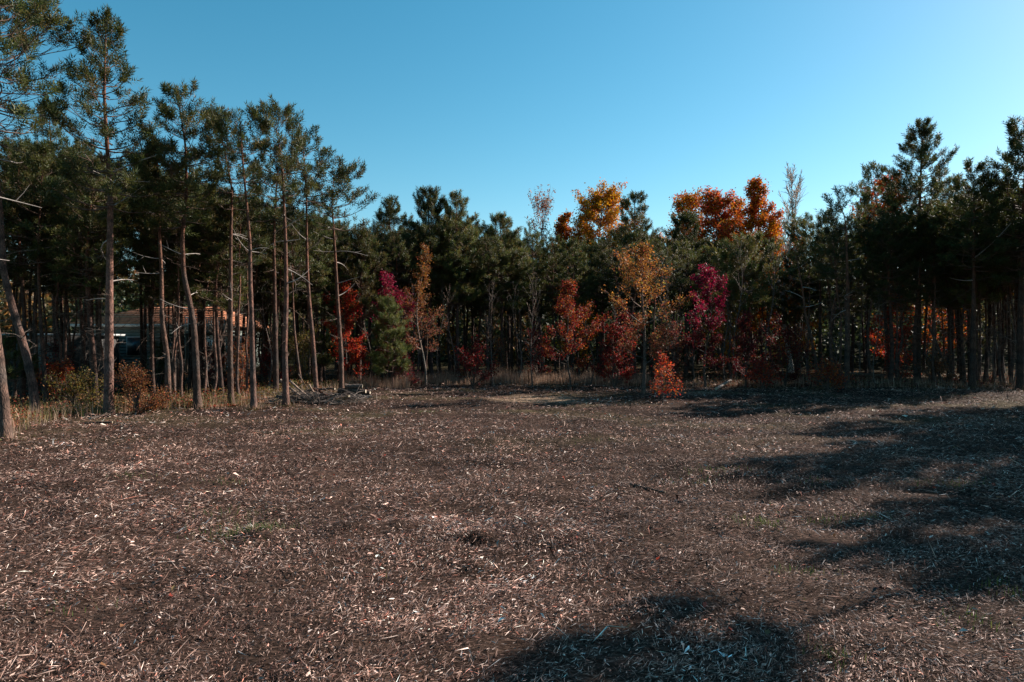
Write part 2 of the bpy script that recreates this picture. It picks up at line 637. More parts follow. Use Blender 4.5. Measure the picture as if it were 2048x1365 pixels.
def pine_meshes(seed, H, path=None, r0=.1, cb=4.5, Lmax=1.5, prof=prof_pine, gap=.42, nb=5, dens=1.0, bare=.25, tuft=1.0, nn=14, w=.017, tone=1.0, dead_lo=1.2, dead_n=2.0, single_dead=0, stem=(.155, .105, .085), olive=.3, asym=(0, 0.)):
    rng = np.random.default_rng(seed)
    if path is None:
        ph = rng.uniform(0, 6.3, 2)
        zz = np.linspace(0, H, 9)
        am = rng.uniform(.03, .16)
        path = np.stack([am * np.sin(zz * .55 + ph[0]) - am * np.sin(ph[0]), am * np.sin(zz * .45 + ph[1]) - am * np.sin(ph[1]), zz], -1)
    P = smooth_path(path, H)
    z = P[:, 2]
    u = np.clip(z / H, 0, 1)
    R = r0 * (1 - .93 * u ** 1.15) + .55 * r0 * np.exp(-z / .22) + .004
    wz = np.arange(.55 + rng.uniform(0, .3), H - .1, gap)
    wz = wz + rng.uniform(-.06, .06, len(wz))
    kn = np.zeros(len(z))
    for q in wz:
        kn = np.maximum(kn, np.exp(-((z - q) / .07) ** 2))
    R = R * (1 + .10 * kn + rng.normal(0, .025, len(z)))
    low, up = np.array(stem) * np.array((.66, .53, .49)), np.array((.17, .078, .045))
    f = np.clip((z - H * .35) / (H * .35), 0, 1)[:, None]
    tc = (low * (1 - f) + up * f) * (1 - .55 * kn[:, None]) * (1 + rng.normal(0, .08, len(z)))[:, None]
    P0 = P.copy()
    P0[0, 2] = -.15
    trunk = MB()
    tubes(trunk, P0[None], R[None], 10, tc[None])

    def at(zq):
        return np.stack([np.interp(zq, z, P[:, 0]), np.interp(zq, z, P[:, 1]), zq], -1), np.interp(zq, z, R)

    # ---- live branches
    live = wz[wz >= cb]
    bz = np.repeat(live, nb) + rng.uniform(-.1, .1, len(live) * nb)
    bz = np.clip(bz, cb, H - .05)
    nB = len(bz)
    az = (np.arange(nB) * 2 * PI / nb) + np.repeat(rng.uniform(0, 6.3, len(live)), nb) + rng.normal(0, .3, nB)
    ub = (bz - cb) / max(H - cb, .1)
    L = Lmax * prof(ub) * rng.uniform(.6, 1.2, nB) + .12
    L *= 1 + asym[1] * np.cos(az - asym[0])
    el = np.radians(np.interp(ub, [0, .3, .7, 1], [-4, 9, 24, 52])) + rng.normal(0, .12, nB)
    curl = rng.uniform(.05, .26, nB)
    wig = rng.normal(0, .07, (nB, 2))
    base, br = at(bz)

    def bpos(i, t):
        h = np.stack([np.cos(az[i]), np.sin(az[i])], -1)
        sd = np.stack([-h[..., 1], h[..., 0]], -1)
        off = (wig[i, 0] * np.sin(t * 5) + wig[i, 1] * np.sin(t * 9 + 1)) * L[i]
        xy = h * (L[i] * t * np.cos(el[i]))[..., None] + sd * off[..., None]
        zz = L[i] * (np.sin(el[i]) * t + curl[i] * t * t - .06 * np.sin(t * 3.1))
        return base[i] + np.concatenate([xy, zz[..., None]], -1)

    tt = np.linspace(0, 1, 7)
    I = np.repeat(np.arange(nB)[:, None], 7, 1)
    BP = bpos(I, np.broadcast_to(tt, (nB, 7)))
    r_b = np.minimum(br * .5, .007 + .011 * L)
    limbs = MB()
    twig = np.array((.12, .072, .052))
    tubes(limbs, BP, r_b[:, None] * (1 - .85 * tt)[None] + .002, 4, twig)
    # ---- branchlets
    ns = np.maximum(3, (dens * (2.5 + L * 7.0)).astype(int))
    bi = np.repeat(np.arange(nB), ns)
    t = rng.uniform(.22, 1.0, len(bi)) ** .85
    p0 = bpos(bi, t)
    d0 = norm(bpos(bi, np.minimum(t + .04, 1.05)) - p0)
    ang = rng.choice([-1, 1], len(bi)) * rng.uniform(.35, 1.1, len(bi)) * np.interp(t, [.2, 1], [1.1, .5])
    c, s = np.cos(ang), np.sin(ang)
    d = np.stack([d0[:, 0] * c - d0[:, 1] * s, d0[:, 0] * s + d0[:, 1] * c, d0[:, 2] + rng.normal(.12, .22, len(bi))], -1)
    d = norm(d)
    l2 = (.16 + .38 * L[bi] * (1.08 - t)) * rng.uniform(.6, 1.2, len(bi))
    upc = rng.uniform(.02, .22, len(bi))

    def lpos(j, q):
        v = p0[j] + d[j] * (l2[j] * q)[:, None]
        v[:, 2] += l2[j] * upc[j] * q * q
        return v

    j = np.arange(len(bi))
    LP = np.stack([lpos(j, np.full(len(j), q)) for q in (0, 1)], 1)
    tubes(limbs, LP, np.array([.0055, .0025])[None] * np.ones((len(bi), 1)), 3, twig)
    # ---- shoots
    nsh = 2 + (l2 / .105).astype(int)
    sj = np.repeat(j, nsh)
    q = 1 - rng.uniform(0, .85, len(sj)) ** 1.9
    sp = lpos(sj, q)
    tb = t[bi.__getitem__(sj)] if False else t[sj]
    ubs = ub[bi[sj]]
    outer = tb * .7 + q * .3
    keep = rng.random(len(sj)) > bare * (1.25 - ubs) * np.interp(outer, [.4, .6, .95], [3.2, 1.6, .4])
    sp, sj2, q, outer, ubs = sp[keep], sj[keep], q[keep], outer[keep], ubs[keep]
    sd = d[sj2] * rng.uniform(.4, 1, len(sp))[:, None] + rng.normal(0, .35, (len(sp), 3)) + np.array([0, 0, 1]) * np.interp(ubs, [0, 1], [.4, .95])[:, None]
    tips = bpos(np.arange(nB), np.ones(nB))
    td = norm(bpos(np.arange(nB), np.full(nB, 1.05)) - bpos(np.arange(nB), np.full(nB, .9))) + np.array([0, 0, .4])
    lead = np.repeat(P[-1][None], 5, 0) - np.array([0, 0, 1]) * np.linspace(0, .35, 5)[:, None]
    ld = np.array([0, 0, 1.0]) + rng.normal(0, .25, (5, 3))
    sp = np.concatenate([sp, tips, lead])
    sd = np.concatenate([sd, td, ld])
    ou = np.concatenate([outer, np.ones(nB + 5)])
    sz = tuft * rng.uniform(.75, 1.3, len(sp))
    ci = rng.integers(0, 4, len(sp))
    old = rng.random(len(sp)) > np.interp(ou, [.3, 1], [1 - olive, 1 - olive * .35])
    ci = np.where(old, 4, ci)
    col = GREEN[ci] * tone * rng.uniform(.75, 1.25, len(sp))[:, None]
    crown = MB()
    place_shoots(crown, sp, sd, sz, col, nn, w, rng)
    # ---- dead branches below the crown
    dz = wz[(wz > dead_lo) & (wz < cb + .25 * (H - cb))]
    nd = rng.poisson(dead_n, len(dz))
    dz = np.repeat(dz, nd)
    singles = []
    if len(dz):
        b0, brd = at(dz)
        a2 = rng.uniform(0, 6.28, len(dz))
        lo = np.clip((dz - dead_lo) / max(cb - dead_lo, .1), 0, 1)
        l = rng.uniform(.15, 1.0, len(dz)) ** 1.3 * (.4 + .9 * lo) * min(1.4, Lmax)
        tt2 = np.linspace(0, 1, 6)
        e2 = rng.normal(.12, .25, len(dz))
        cv = rng.normal(-.1, .3, len(dz))
        hx = np.stack([np.cos(a2), np.sin(a2)], -1)
        w1 = rng.normal(0, .10, (len(dz), 1)) * np.sin(tt2 * 4)[None] * l[:, None]
        xy = b0[:, None, :2] + hx[:, None, :] * (l[:, None] * tt2[None])[..., None] + np.stack([-hx[:, 1], hx[:, 0]], -1)[:, None, :] * w1[..., None]
        zz = b0[:, None, 2] + l[:, None] * (np.sin(e2)[:, None] * tt2[None] + cv[:, None] * tt2[None] ** 2)
        DP = np.concatenate([xy, zz[..., None]], -1)
        DR = (.005 + .007 * l)[:, None] * (1 - .75 * tt2)[None]
        gre = np.array((.20, .165, .14)) * rng.uniform(.6, 1.2, (len(dz), 1))
        order = np.argsort(-l)
        one = set(order[:single_dead].tolist())
        rest = np.array([i for i in range(len(dz)) if i not in one], int)
        if len(rest):
            tubes(trunk, DP[rest], DR[rest], 4, gre[rest])
            m = rng.integers(2, 6, len(rest))
            ri = np.repeat(rest, m)
            tq = rng.uniform(.35, .95, len(ri))
            k0 = np.minimum((tq * 5).astype(int), 4)
            fr = tq * 5 - k0
            q0 = DP[ri, k0] * (1 - fr)[:, None] + DP[ri, k0 + 1] * fr[:, None]
            dd = norm(DP[ri, k0 + 1] - DP[ri, k0]) + rng.normal(0, .6, (len(ri), 3))
            ll = l[ri] * rng.uniform(.15, .45, len(ri))
            dd = norm(dd)
            tubes(trunk, np.stack([q0, q0 + dd * (ll * .5)[:, None], q0 + dd * ll[:, None] + np.array([0, 0, 1]) * (ll * .12)[:, None]], 1), np.array([.004, .003, .002])[None] * np.ones((len(ri), 1)), 3, gre[ri])
        for i in order[:single_dead]:
            sm = MB()
            tubes(sm, DP[i][None], DR[i][None] * 1.7, 5, np.array((.30, .25, .215)))
            q0 = DP[i][3]
            dd = norm(DP[i][4] - DP[i][3] + rng.normal(0, .12, 3))
            tubes(sm, np.stack([q0, q0 + dd * l[i] * .2, q0 + dd * l[i] * .35 + np.array([0, 0, .04])])[None], np.array([[.006, .005, .003]]), 3, np.array((.28, .23, .20)))
            singles.append(sm)
    return trunk, limbs, crown, singles


def build_pine(root, parts):
    trunk, limbs, crown, singles = parts
    trunk.build('trunk', M_BARK, root, True)
    limbs.build('limbs', M_TWIG, root, True)
    crown.build('crown', M_NEEDLE, root)
    for s in singles:
        s.build('dead_branch', M_TWIG, root, True)


def traced(base, line, top, Y=None, yoff=None, seed=0):
    """local trunk path from photo pixels: base, bends, tip"""
    if Y is None:
        Y = CAM_H * F / (base[1] - 682.5)
    x0 = (base[0] - 1024) / F * Y
    z0 = float(gz(x0, Y))
    r = np.random.default_rng(seed)
    pts = [(0, 0, 0)]
    for px, py in list(line) + [top]:
        zz = CAM_H + (682.5 - py) / F * Y - z0
        pts.append(((px - 1024) / F * Y - x0, r.normal(0, .05), zz))
    pts.sort(key=lambda p: p[2])
    return (x0, Y, z0), pts, pts[-1][2]


# front pines, one by one: label, base px, bends px, tip px, depth override, options
FRONT = [
    ('thick leaning pine trunk at the very edge of the field, nearest the camera', (10, 882), [(8, 830), (2, 760), (-14, 650), (-40, 500), (-60, 300)], (-70, -190), None, dict(dens=0.8, bare=0.5, r0=.125, cb=6.0, Lmax=1.7, single_dead=3, stem=(.20, .165, .14))),
    ('pine bent away from the field, its trunk bowed beside the nearest trunk', (70, 836), [(67, 780), (48, 700), (24, 615), (10, 540), (0, 450), (-14, 250)], (-6, -30), None, dict(dens=1.25, r0=.115, cb=7.2, Lmax=1.9, bare=0.42, single_dead=4, stem=(.19, .15, .13), asym=(0.2, .45), prof=prof_round)),
    ('tallest straight pine of the field edge with a pale trunk and pointed crown', (217, 829), [(218, 700), (220, 600), (222, 400), (214, 200)], (208, 18), None, dict(r0=.135, cb=5.5, Lmax=1.45, dens=1.0, bare=.3, prof=lambda u: np.interp(u, [0, .3, .6, .8, 1], [.9, 1, .62, .38, .1]), single_dead=7, stem=(.30, .225, .20))),
    ('slim pine with a clear thin trunk just behind the rust brown bush', (337, 816), [(332, 720), (328, 640), (323, 560), (320, 470), (319, 360)], (312, 262), None, dict(r0=.09, cb=5.6, Lmax=0.95, single_dead=5, stem=(.22, .18, .15))),
    ('kinked pine whose trunk jogs sideways halfway up, with a full crown', (395, 818), [(393, 720), (388, 650), (375, 595), (366, 550), (367, 480), (374, 380), (372, 290)], (356, 165), None, dict(r0=.11, cb=5.2, Lmax=1.2, dens=1.15, bare=.2, single_dead=5, stem=(.15, .12, .10))),
    ('straight dark pine between the kinked pine and the wavy pine', (462, 811), [(461, 700), (463, 600), (462, 480), (464, 380)], (436, 215), None, dict(r0=.095, cb=5.8, Lmax=0.9, bare=.35, single_dead=4, stem=(.17, .135, .11))),
    ('wavy trunked pine with open tufted top and bare twigs under it', (508, 819), [(505, 770), (502, 700), (506, 610), (501, 560), (499, 490), (493, 420), (486, 340)], (478, 212), None, dict(r0=.09, cb=6.5, Lmax=0.8, bare=0.35, prof=prof_round, single_dead=5, stem=(.22, .17, .15))),
    ('dark straight pine standing back between the wavy pine and the pink barked pine', (552, 796), [(551, 700), (549, 600), (548, 480)], (556, 300), None, dict(r0=.11, cb=6.0, Lmax=1.0, single_dead=2, stem=(.11, .085, .07))),
    ('pink barked straight pine standing at the end of the brushwood heap', (572, 814), [(571, 700), (574, 600), (573, 490), (569, 420), (567, 330)], (552, 224), None, dict(r0=.10, cb=6.0, Lmax=1.0, bare=0.3, prof=prof_round, single_dead=6, stem=(.25, .18, .155))),
    ('slim leaning pine rising behind the middle of the brushwood heap', (633, 792), [(627, 690), (618, 600), (616, 540), (613, 470), (612, 390)], (606, 256), None, dict(r0=.095, cb=6.6, Lmax=1.15, bare=0.3, single_dead=6, stem=(.25, .18, .15), asym=(0, .3))),
    ('last pine of the row, beside the stacked logs, leaning outward over the field', (683, 787), [(683, 710), (676, 610), (671, 510), (668, 470), (664, 410)], (668, 322), None, dict(r0=.105, cb=5.9, Lmax=1.4, bare=0.3, prof=prof_round, single_dead=7, stem=(.22, .17, .14), asym=(0, .2))),
    ('thin pine with sunlit upper trunk behind the rust brown bush', (290, 768), [(290, 640), (291, 560)], (285, 300), None, dict(r0=.095, cb=6.4, Lmax=1.1, single_dead=2, stem=(.20, .15, .13))),
    ('thin sunlit trunk just left of the kinked pine', (357, 770), [(359, 700), (363, 600), (366, 500)], (380, 300), None, dict(r0=.09, cb=6.2, Lmax=1.0, single_dead=3, stem=(.24, .18, .15))),
    ('reddish pine trunk in front of the left corner of the house roof', (180, 765), [(178, 690), (175, 600), (170, 480)], (165, 280), None, dict(bare=0.45, r0=.12, cb=6.2, Lmax=1.3, single_dead=2, stem=(.13, .085, .07))),
    ('two-toned pine trunk standing before the low shed', (113, 768), [(112, 690), (110, 600), (113, 480)], (102, 195), None, dict(bare=0.4, r0=.13, cb=6.0, Lmax=1.1, tone=1.25, olive=.1, stem=(.13, .085, .07))),
    ('crooked thin pine slanting between the shed and the tallest pine', (153, 778), [(143, 700), (138, 640), (133, 570), (131, 520)], (128, 360), None, dict(r0=.065, cb=5.0, Lmax=1.0, single_dead=3, stem=(.26, .20, .17))),
    ('hooked thin trunk between the pink barked pine and the leaning pine', (604, 787), [(596, 720), (588, 660), (585, 600)], (582, 420), None, dict(r0=.06, cb=4.6, Lmax=.9, single_dead=4, stem=(.22, .17, .14))),
    # right wood
    ('sturdy dark pine with a sparse flat top at the wood edge', (1692, 777), [(1696, 700), (1696, 600), (1692, 480), (1688, 430)], (1676, 393), None, dict(r0=.135, cb=6.4, Lmax=0.95, bare=0.35, prof=prof_round, single_dead=3, stem=(.15, .12, .10))),
    ('slim pine leaning back toward the orange leaved trees', (1640, 778), [(1630, 720), (1620, 670), (1611, 630), (1604, 580), (1594, 510)], (1582, 470), None, dict(r0=.085, cb=6.0, Lmax=.9, bare=.5, single_dead=3, stem=(.14, .11, .09))),
    ('s-curved thin trunk next to the sturdy dark pine', (1681, 762), [(1677, 740), (1665, 710), (1658, 685), (1665, 655), (1671, 620), (1672, 560)], (1672, 460), None, dict(r0=.065, cb=5.6, Lmax=.9, stem=(.13, .10, .085))),
    ('tallest spire topped pine of the far wood with broad layered crown', (1834, 777), [(1836, 650), (1838, 500), (1842, 380)], (1845, 240), 32.0, dict(r0=.165, cb=5.6, Lmax=1.55, nb=6, dens=1.15, bare=.12, single_dead=3, stem=(.12, .095, .08))),
    ('slanting pine with a thin tufted tip left of the spire topped pine', (1782, 777), [(1772, 650), (1765, 520), (1756, 430)], (1742, 330), 33.0, dict(r0=.115, cb=7.0, Lmax=0.95, bare=0.3, single_dead=2, stem=(.12, .095, .08))),
    ('dense pointed pine right of the spire topped pine', (1944, 778), [(1945, 600), (1945, 450)], (1946, 328), None, dict(r0=.13, cb=4.6, Lmax=1.3, nb=6, dens=1.1, bare=.15, single_dead=2, stem=(.11, .09, .075))),
    ('tall dark pine cut by the edge of the picture above the field shadow', (2040, 780), [(2042, 600), (2046, 450)], (2052, 236), None, dict(r0=.15, cb=4.4, Lmax=1.7, nb=6, dens=1.2, bare=.12, stem=(.11, .09, .075))),
    # centre
    ('pine with dense dark crown behind the magenta maple', (785, 765), [(783, 650)], (779, 398), 36.0, dict(r0=.12, cb=4.0, Lmax=1.6, nb=6, bare=.15, stem=(.13, .10, .085))),
    ('tall broad dark pine behind the bronze sapling', (862, 765), [(860, 650)], (857, 380), 35.0, dict(r0=.14, cb=3.9, Lmax=1.7, nb=6, dens=1.15, bare=.1, stem=(.12, .09, .08))),
    ('pine with candelabra top right of the bronze sapling', (915, 765), [(915, 600)], (913, 390), 35.5, dict(r0=.12, cb=3.7, Lmax=1.5, nb=6, bare=.15, olive=.5, tone=1.2, stem=(.16, .12, .10))),
    ('narrow pointed pine alone in the dip of the treeline', (1003, 765), [(1004, 600)], (1001, 434), 37.5, dict(r0=.12, cb=3.6, Lmax=1.7, nb=6, bare=.12, olive=.45, tone=1.15, stem=(.15, .115, .095))),
    ('pine with candelabra tip poking above the yellow maple crown', (1268, 765), [(1268, 600)], (1269, 387), 38.0, dict(r0=.13, cb=4.2, Lmax=1.5, bare=.3, stem=(.13, .10, .085))),
    ('blue green pine below the left flank of the orange canopy', (1372, 765), [(1372, 600)], (1370, 425), 39.5, dict(r0=.12, cb=3.8, Lmax=1.6, nb=6, bare=.15, tone=.9, olive=.15, stem=(.13, .10, .085))),
    ('pine with drooping olive boughs under the orange maple crown', (1490, 765), [(1490, 600)], (1487, 468), 35.0, dict(r0=.12, cb=3.4, Lmax=1.9, nb=6, bare=.1, olive=.5, tone=1.25, stem=(.13, .10, .085))),
    ('bushy topped dark pine between the bare tree and the sturdy dark pine', (1640, 770), [(1640, 600)], (1638, 440), 38.5, dict(r0=.12, cb=5.0, Lmax=1.9, nb=6, bare=.15, prof=prof_round, stem=(.12, .095, .08))),
    ('rounded pine right behind the outward leaning pine, brownish boughs', (718, 765), [(720, 640)], (724, 462), 31.5, dict(r0=.11, cb=2.9, Lmax=1.7, nb=6, bare=.12, olive=.7, tone=1.2, stem=(.14, .10, .085))),
]
used_xy = []
for k, (lab, base, line, top, Yo, opt) in enumerate(FRONT):
    if Yo is not None:
        base = (base[0], 682.5 + CAM_H * F / Yo)
    _d = CAM_H * F / (base[1] - 682.5)
    loc, path, H = traced(base, line, (top[0], top[1] + .42 * F / _d), Yo, seed=k)   # the top shoots reach .4 m past the stem
    grp = 'pines of the front row on the left' if k < 17 else ('pines at the edge of the wood on the right' if k < 24 else 'pines that break the far treeline')
    root = thing('pine_tree', lab, 'pine tree', loc, grp)
    nn = 17 if loc[1] < 24 else 12
    o2 = dict(nn=nn, w=.019 if loc[1] < 24 else .025, tuft=1.3)
    o2.update(opt)
    o2.setdefault('bare', .25)
    o2['bare'] *= 1.0 if k < 24 else .7
    o2['Lmax'] *= .9 if k < 12 else 1.0
    o2['r0'] *= .88
    if k < 24:
        o2['dens'] = o2.get('dens', 1.0) * .8
    build_pine(root, pine_meshes(100 + k, H, path, **o2))
    used_xy.append((loc[0], loc[1]))

# pines outside the picture on the right, whose shadows lie over the field
VAR = []
specs = [(11.2, dict(r0=.10, cb=4.6, Lmax=1.45, nb=5, bare=.2)), (10.4, dict(r0=.09, cb=4.2, Lmax=1.4, nb=6, bare=.2, olive=.5)), (10.8, dict(r0=.10, cb=5.2, Lmax=1.35, bare=.25)),
         (9.6, dict(r0=.085, cb=4.4, Lmax=1.3, bare=.2, olive=.5, tone=1.2)), (11.6, dict(r0=.105, cb=5.8, Lmax=1.4, bare=.3, prof=prof_round)), (10.0, dict(r0=.08, cb=5.4, Lmax=1.1, bare=.35, prof=prof_round)),
         (8.6, dict(r0=.07, cb=4.6, Lmax=1.0, bare=.3))]
for k, (H, opt) in enumerate(specs):
    o2 = dict(nn=11, w=.028, tuft=1.25, dead_n=2.6, dead_lo=.9, stem=(.13, .10, .085))
    o2.update(opt)
    tr, li, cr, _s = pine_meshes(500 + k, H, None, **o2)
    VAR.append((H, tr.mesh('trunk', M_BARK, True), li.mesh('limbs', M_TWIG, True), cr.mesh('crown', M_NEEDLE)))


def copy_pine(v, loc, rz, sc, label, group):
    H, a, b, c = VAR[v]
    r = thing('pine_tree', label, 'pine tree', loc, group, rz)
    r.scale = (sc[0], sc[0], sc[1])
    link('trunk', a, r)
    link('limbs', b, r)
    link('crown', c, r)
    return r


SHADOW = [(21.6, 20.7, 0, 1.05), (21.0, 19.0, 0, 1.0), (22.9, 24.2, 1, 1.05), (17.3, 14.2, 3, .96), (15.8, 12.2, 3, .80), (21.6, 17.4, 2, 1.0), (24.0, 22.0, 0, 1.0), (22.8, 20.4, 1, 1.0), (25.2, 24.4, 0, 1.0), (26.0, 20.5, 1, 1.05)]
for k, (x, y, v, s) in enumerate(SHADOW):
    copy_pine(v, (x, y, 0), k * 1.7, (1.15, s), 'tall pine just outside the frame casting its shadow over the chips', 'pines beside the field that shade it')
    used_xy.append((x, y))

_o = thing('pine_tree', 'near pine beside the camera, outside the frame, its crown shaped for the shadow it casts', 'pine tree', (9.62, 9.3, 0), 'pines beside the field that shade it')
build_pine(_o, pine_meshes(334, 6.05, [(0, 0, 0), (-.1, -.15, 3), (.05, -.2, 6.05)], r0=.10, cb=5.15, Lmax=.46, nb=6, gap=.22, bare=.16, nn=20, w=.018, tuft=1.25, dens=1.6, asym=(PI * .9, .25)))  # out of view; crown kept small to fit its shadow patch on the chips
used_xy.append((8.5, 8.5))

# the wood behind
ZONES = [(-600, 60, 'behind the bowed pine'), (60, 140, 'around the low shed'), (140, 250, 'around the tallest straight pine'), (250, 345, 'before the house roof'), (345, 420, 'behind the kinked pine'), (420, 500, 'around the balcony and garage'), (500, 590, 'behind the wavy pine'),
         (590, 680, 'behind the brushwood heap'), (680, 760, 'behind the scarlet maple sapling'), (760, 830, 'behind the small bushy green pine'), (830, 890, 'behind the bronze orange sapling'), (890, 960, 'behind the crimson round bush'), (960, 1050, 'at the dark centre under the narrow pointed pine'),
         (1050, 1110, 'left of the curved red tree'), (1110, 1180, 'behind the curved red tree'), (1180, 1250, 'below the yellow maple crown'), (1250, 1320, 'behind the tall bronze oak'), (1320, 1390, 'left of the magenta crowned maple'), (1390, 1450, 'behind the magenta crowned maple'),
         (1450, 1530, 'behind the dark maroon shrub'), (1530, 1610, 'below the leafless birch like tree'), (1610, 1670, 'behind the slim leaning back pine'), (1670, 1730, 'behind the sturdy dark pine'), (1730, 1800, 'around the slanting pine'), (1800, 1870, 'behind the spire topped pine'), (1870, 1930, 'by the slanting dead poles'), (1930, 2010, 'around the dense pointed pine'), (2010, 3200, 'at the picture edge behind the field shadow')]
ZDEPTH = [(0, 31, 'slim pine in the front rank'), (31, 38, 'slim pine in the second rank'), (38, 46, 'slim pine deep in the wood'), (46, 99, 'slim pine farthest back in the wood')]


def zone(px):
    return next(z[2] for z in ZONES if z[0] <= px < z[1])


rng = np.random.default_rng(77)
LIT = [((p - 1024) / F * Y, Y) for p, Y in ((772, 30.5), (690, 30.5), (852, 30.5), (1140, 28.6), (1228, 29.2), (1412, 29.2), (1500, 29.5), (1040, 31.5), (1110, 31.8), (1160, 31.6), (230, 46), (330, 46))]
cand = []
for yy in np.arange(21, 60, 1.9):
    for xx in np.arange(-52, 52, 1.9):
        cand.append((xx + rng.uniform(-.8, .8), yy + rng.uniform(-.8, .8)))
pts = []
used = np.array(used_xy)
for x, y in cand:
    if abs(x) > .80 * y + 1.5:
        continue
    wd = float(in_wood(np.array(x), np.array(y)))
    if wd < .99 or y < back_edge(x) + .6 and x > -6.5:
        continue
    if x < 0 and y < 29 and x > left_edge(y) - 1.2:
        continue
    if np.min(np.hypot(used[:, 0] - x, used[:, 1] - y)) < 1.1:
        continue
    if 42 < y < 54 and -30.5 < x < -17.5:
        continue
    if 38.5 < y < 44 and -32 < x < -24:
        continue
    sunny = False
    for lx, ly in LIT:                       # gaps through which the sun reaches the coloured saplings
        du, dv = (x - lx) * .866 + (y - ly) * .5, (x - lx) * -.5 + (y - ly) * .866
        sunny |= 0 < du < 15 and abs(dv) < (1.4 if ly < 35 else 2.6)
    if sunny or (y < 43 and (228 < 1024 + F * x / y < 302 or 412 < 1024 + F * x / y < 436) and rng.random() < .6):
        continue
    if -34 < x < -16 and 26 < y < 44 and rng.random() < .55:      # thinner in front of the house
        continue
    pts.append((x, y))
pts = np.array(pts)
pts = pts[np.argsort(np.hypot(pts[:, 0], pts[:, 1]))]
far = np.hypot(pts[:, 0], pts[:, 1])
keep = (far < 44) | (rng.random(len(pts)) < .42)
pts = pts[keep][:195]
CROOK = []
for k, (H, opt) in enumerate([(9.2, dict(r0=.065, cb=6.2, Lmax=.95)), (8.4, dict(r0=.055, cb=5.6, Lmax=.8)), (9.8, dict(r0=.075, cb=6.8, Lmax=1.0)), (7.4, dict(r0=.048, cb=5.0, Lmax=.7))]):
    r = np.random.default_rng(840 + k)
    zz = np.linspace(0, H, 12)
    path = np.stack([np.cumsum(np.concatenate([[0], r.normal(0, .085, 11)])), np.cumsum(np.concatenate([[0], r.normal(0, .06, 11)])), zz], -1)
    tr, li, cr, _s = pine_meshes(820 + k, H, path, nn=11, w=.026, tuft=1.2, bare=.35, olive=.5, dead_n=3.2, dead_lo=.6, stem=(.20, .155, .13), **opt)
    VAR.append((H, tr.mesh('trunk', M_BARK, True), li.mesh('limbs', M_TWIG, True), cr.mesh('crown', M_NEEDLE)))
    CROOK.append(len(VAR) - 1)
extra = []
taken = np.concatenate([pts, np.array(used_xy)])
for px0, px1, Y0, Y1, m in ((20, 700, 21, 34, 42), (700, 1500, 31.5, 36, 14), (1560, 2044, 29.6, 36, 26)):
    c = 0
    while c < m:
        Y = rng.uniform(Y0, Y1)
        x = (rng.uniform(px0, px1) - 1024) / F * Y
        if Y < 43 and 236 < 1024 + F * x / Y < 296:
            continue
        if any(0 < (x - lx) * .866 + (Y - ly) * .5 < 13 and abs((x - lx) * -.5 + (Y - ly) * .866) < .9 for lx, ly in LIT[:7]):
            continue
        if px1 < 800 and x > left_edge(Y) - .8 or np.min(np.hypot(taken[:, 0] - x, taken[:, 1] - Y)) < .55:
            continue
        taken = np.vstack([taken, [[x, Y]]])
        extra.append((x, Y))
        c += 1
for x, y in extra:
    px = 1024 + F * x / y
    v = CROOK[int(rng.integers(0, 4))]
    cap_px = np.interp(px, [0, 130, 300, 460, 560, 660, 740, 800, 1000, 1300, 1600, 1750, 2048], [300, 320, 350, 400, 430, 460, 490, 470, 490, 490, 490, 440, 400])
    sz = min(rng.uniform(.85, 1.15), (CAM_H + (682.5 - cap_px) / F * y) / VAR[v][0])
    d = 'nearest the field' if y < 29 or (px > 700 and y < 32.5) else 'set back'
    lab = 'thin crooked pine ' + d + ' ' + zone(px)
    copy_pine(v, (x, y, float(gz(x, y))), rng.uniform(0, 6.28), (.9, sz), lab, lab.replace('thin crooked pine', 'thin crooked pines'))
for x, y in pts:
    px = 1024 + F * x / y
    lab = next(d[2] for d in ZDEPTH if d[0] <= y < d[1]) + ' ' + zone(px)
    v = int(rng.integers(0, 7))
    # tree tops kept under the photo's treeline where that is low
    cap_px = np.interp(px, [0, 130, 300, 460, 560, 660, 740, 800, 900, 1000, 1150, 1300, 1480, 1600, 1750, 1850, 2048], [280, 300, 330, 390, 420, 450, 480, 455, 440, 470, 480, 470, 480, 480, 430, 400, 360])
    Hmax = CAM_H + (682.5 - cap_px) / F * y
    sz = min(rng.uniform(.88, 1.12), Hmax * rng.uniform(.88, 1.0) / VAR[v][0])
    sz = max(sz, .6)
    copy_pine(v, (x, y, float(gz(x, y))), rng.uniform(0, 6.28), (np.clip(sz, .8, 1.1) * rng.uniform(.9, 1.1), sz), lab, lab.replace('slim pine', 'pines'))
print('inner pines', len(pts))


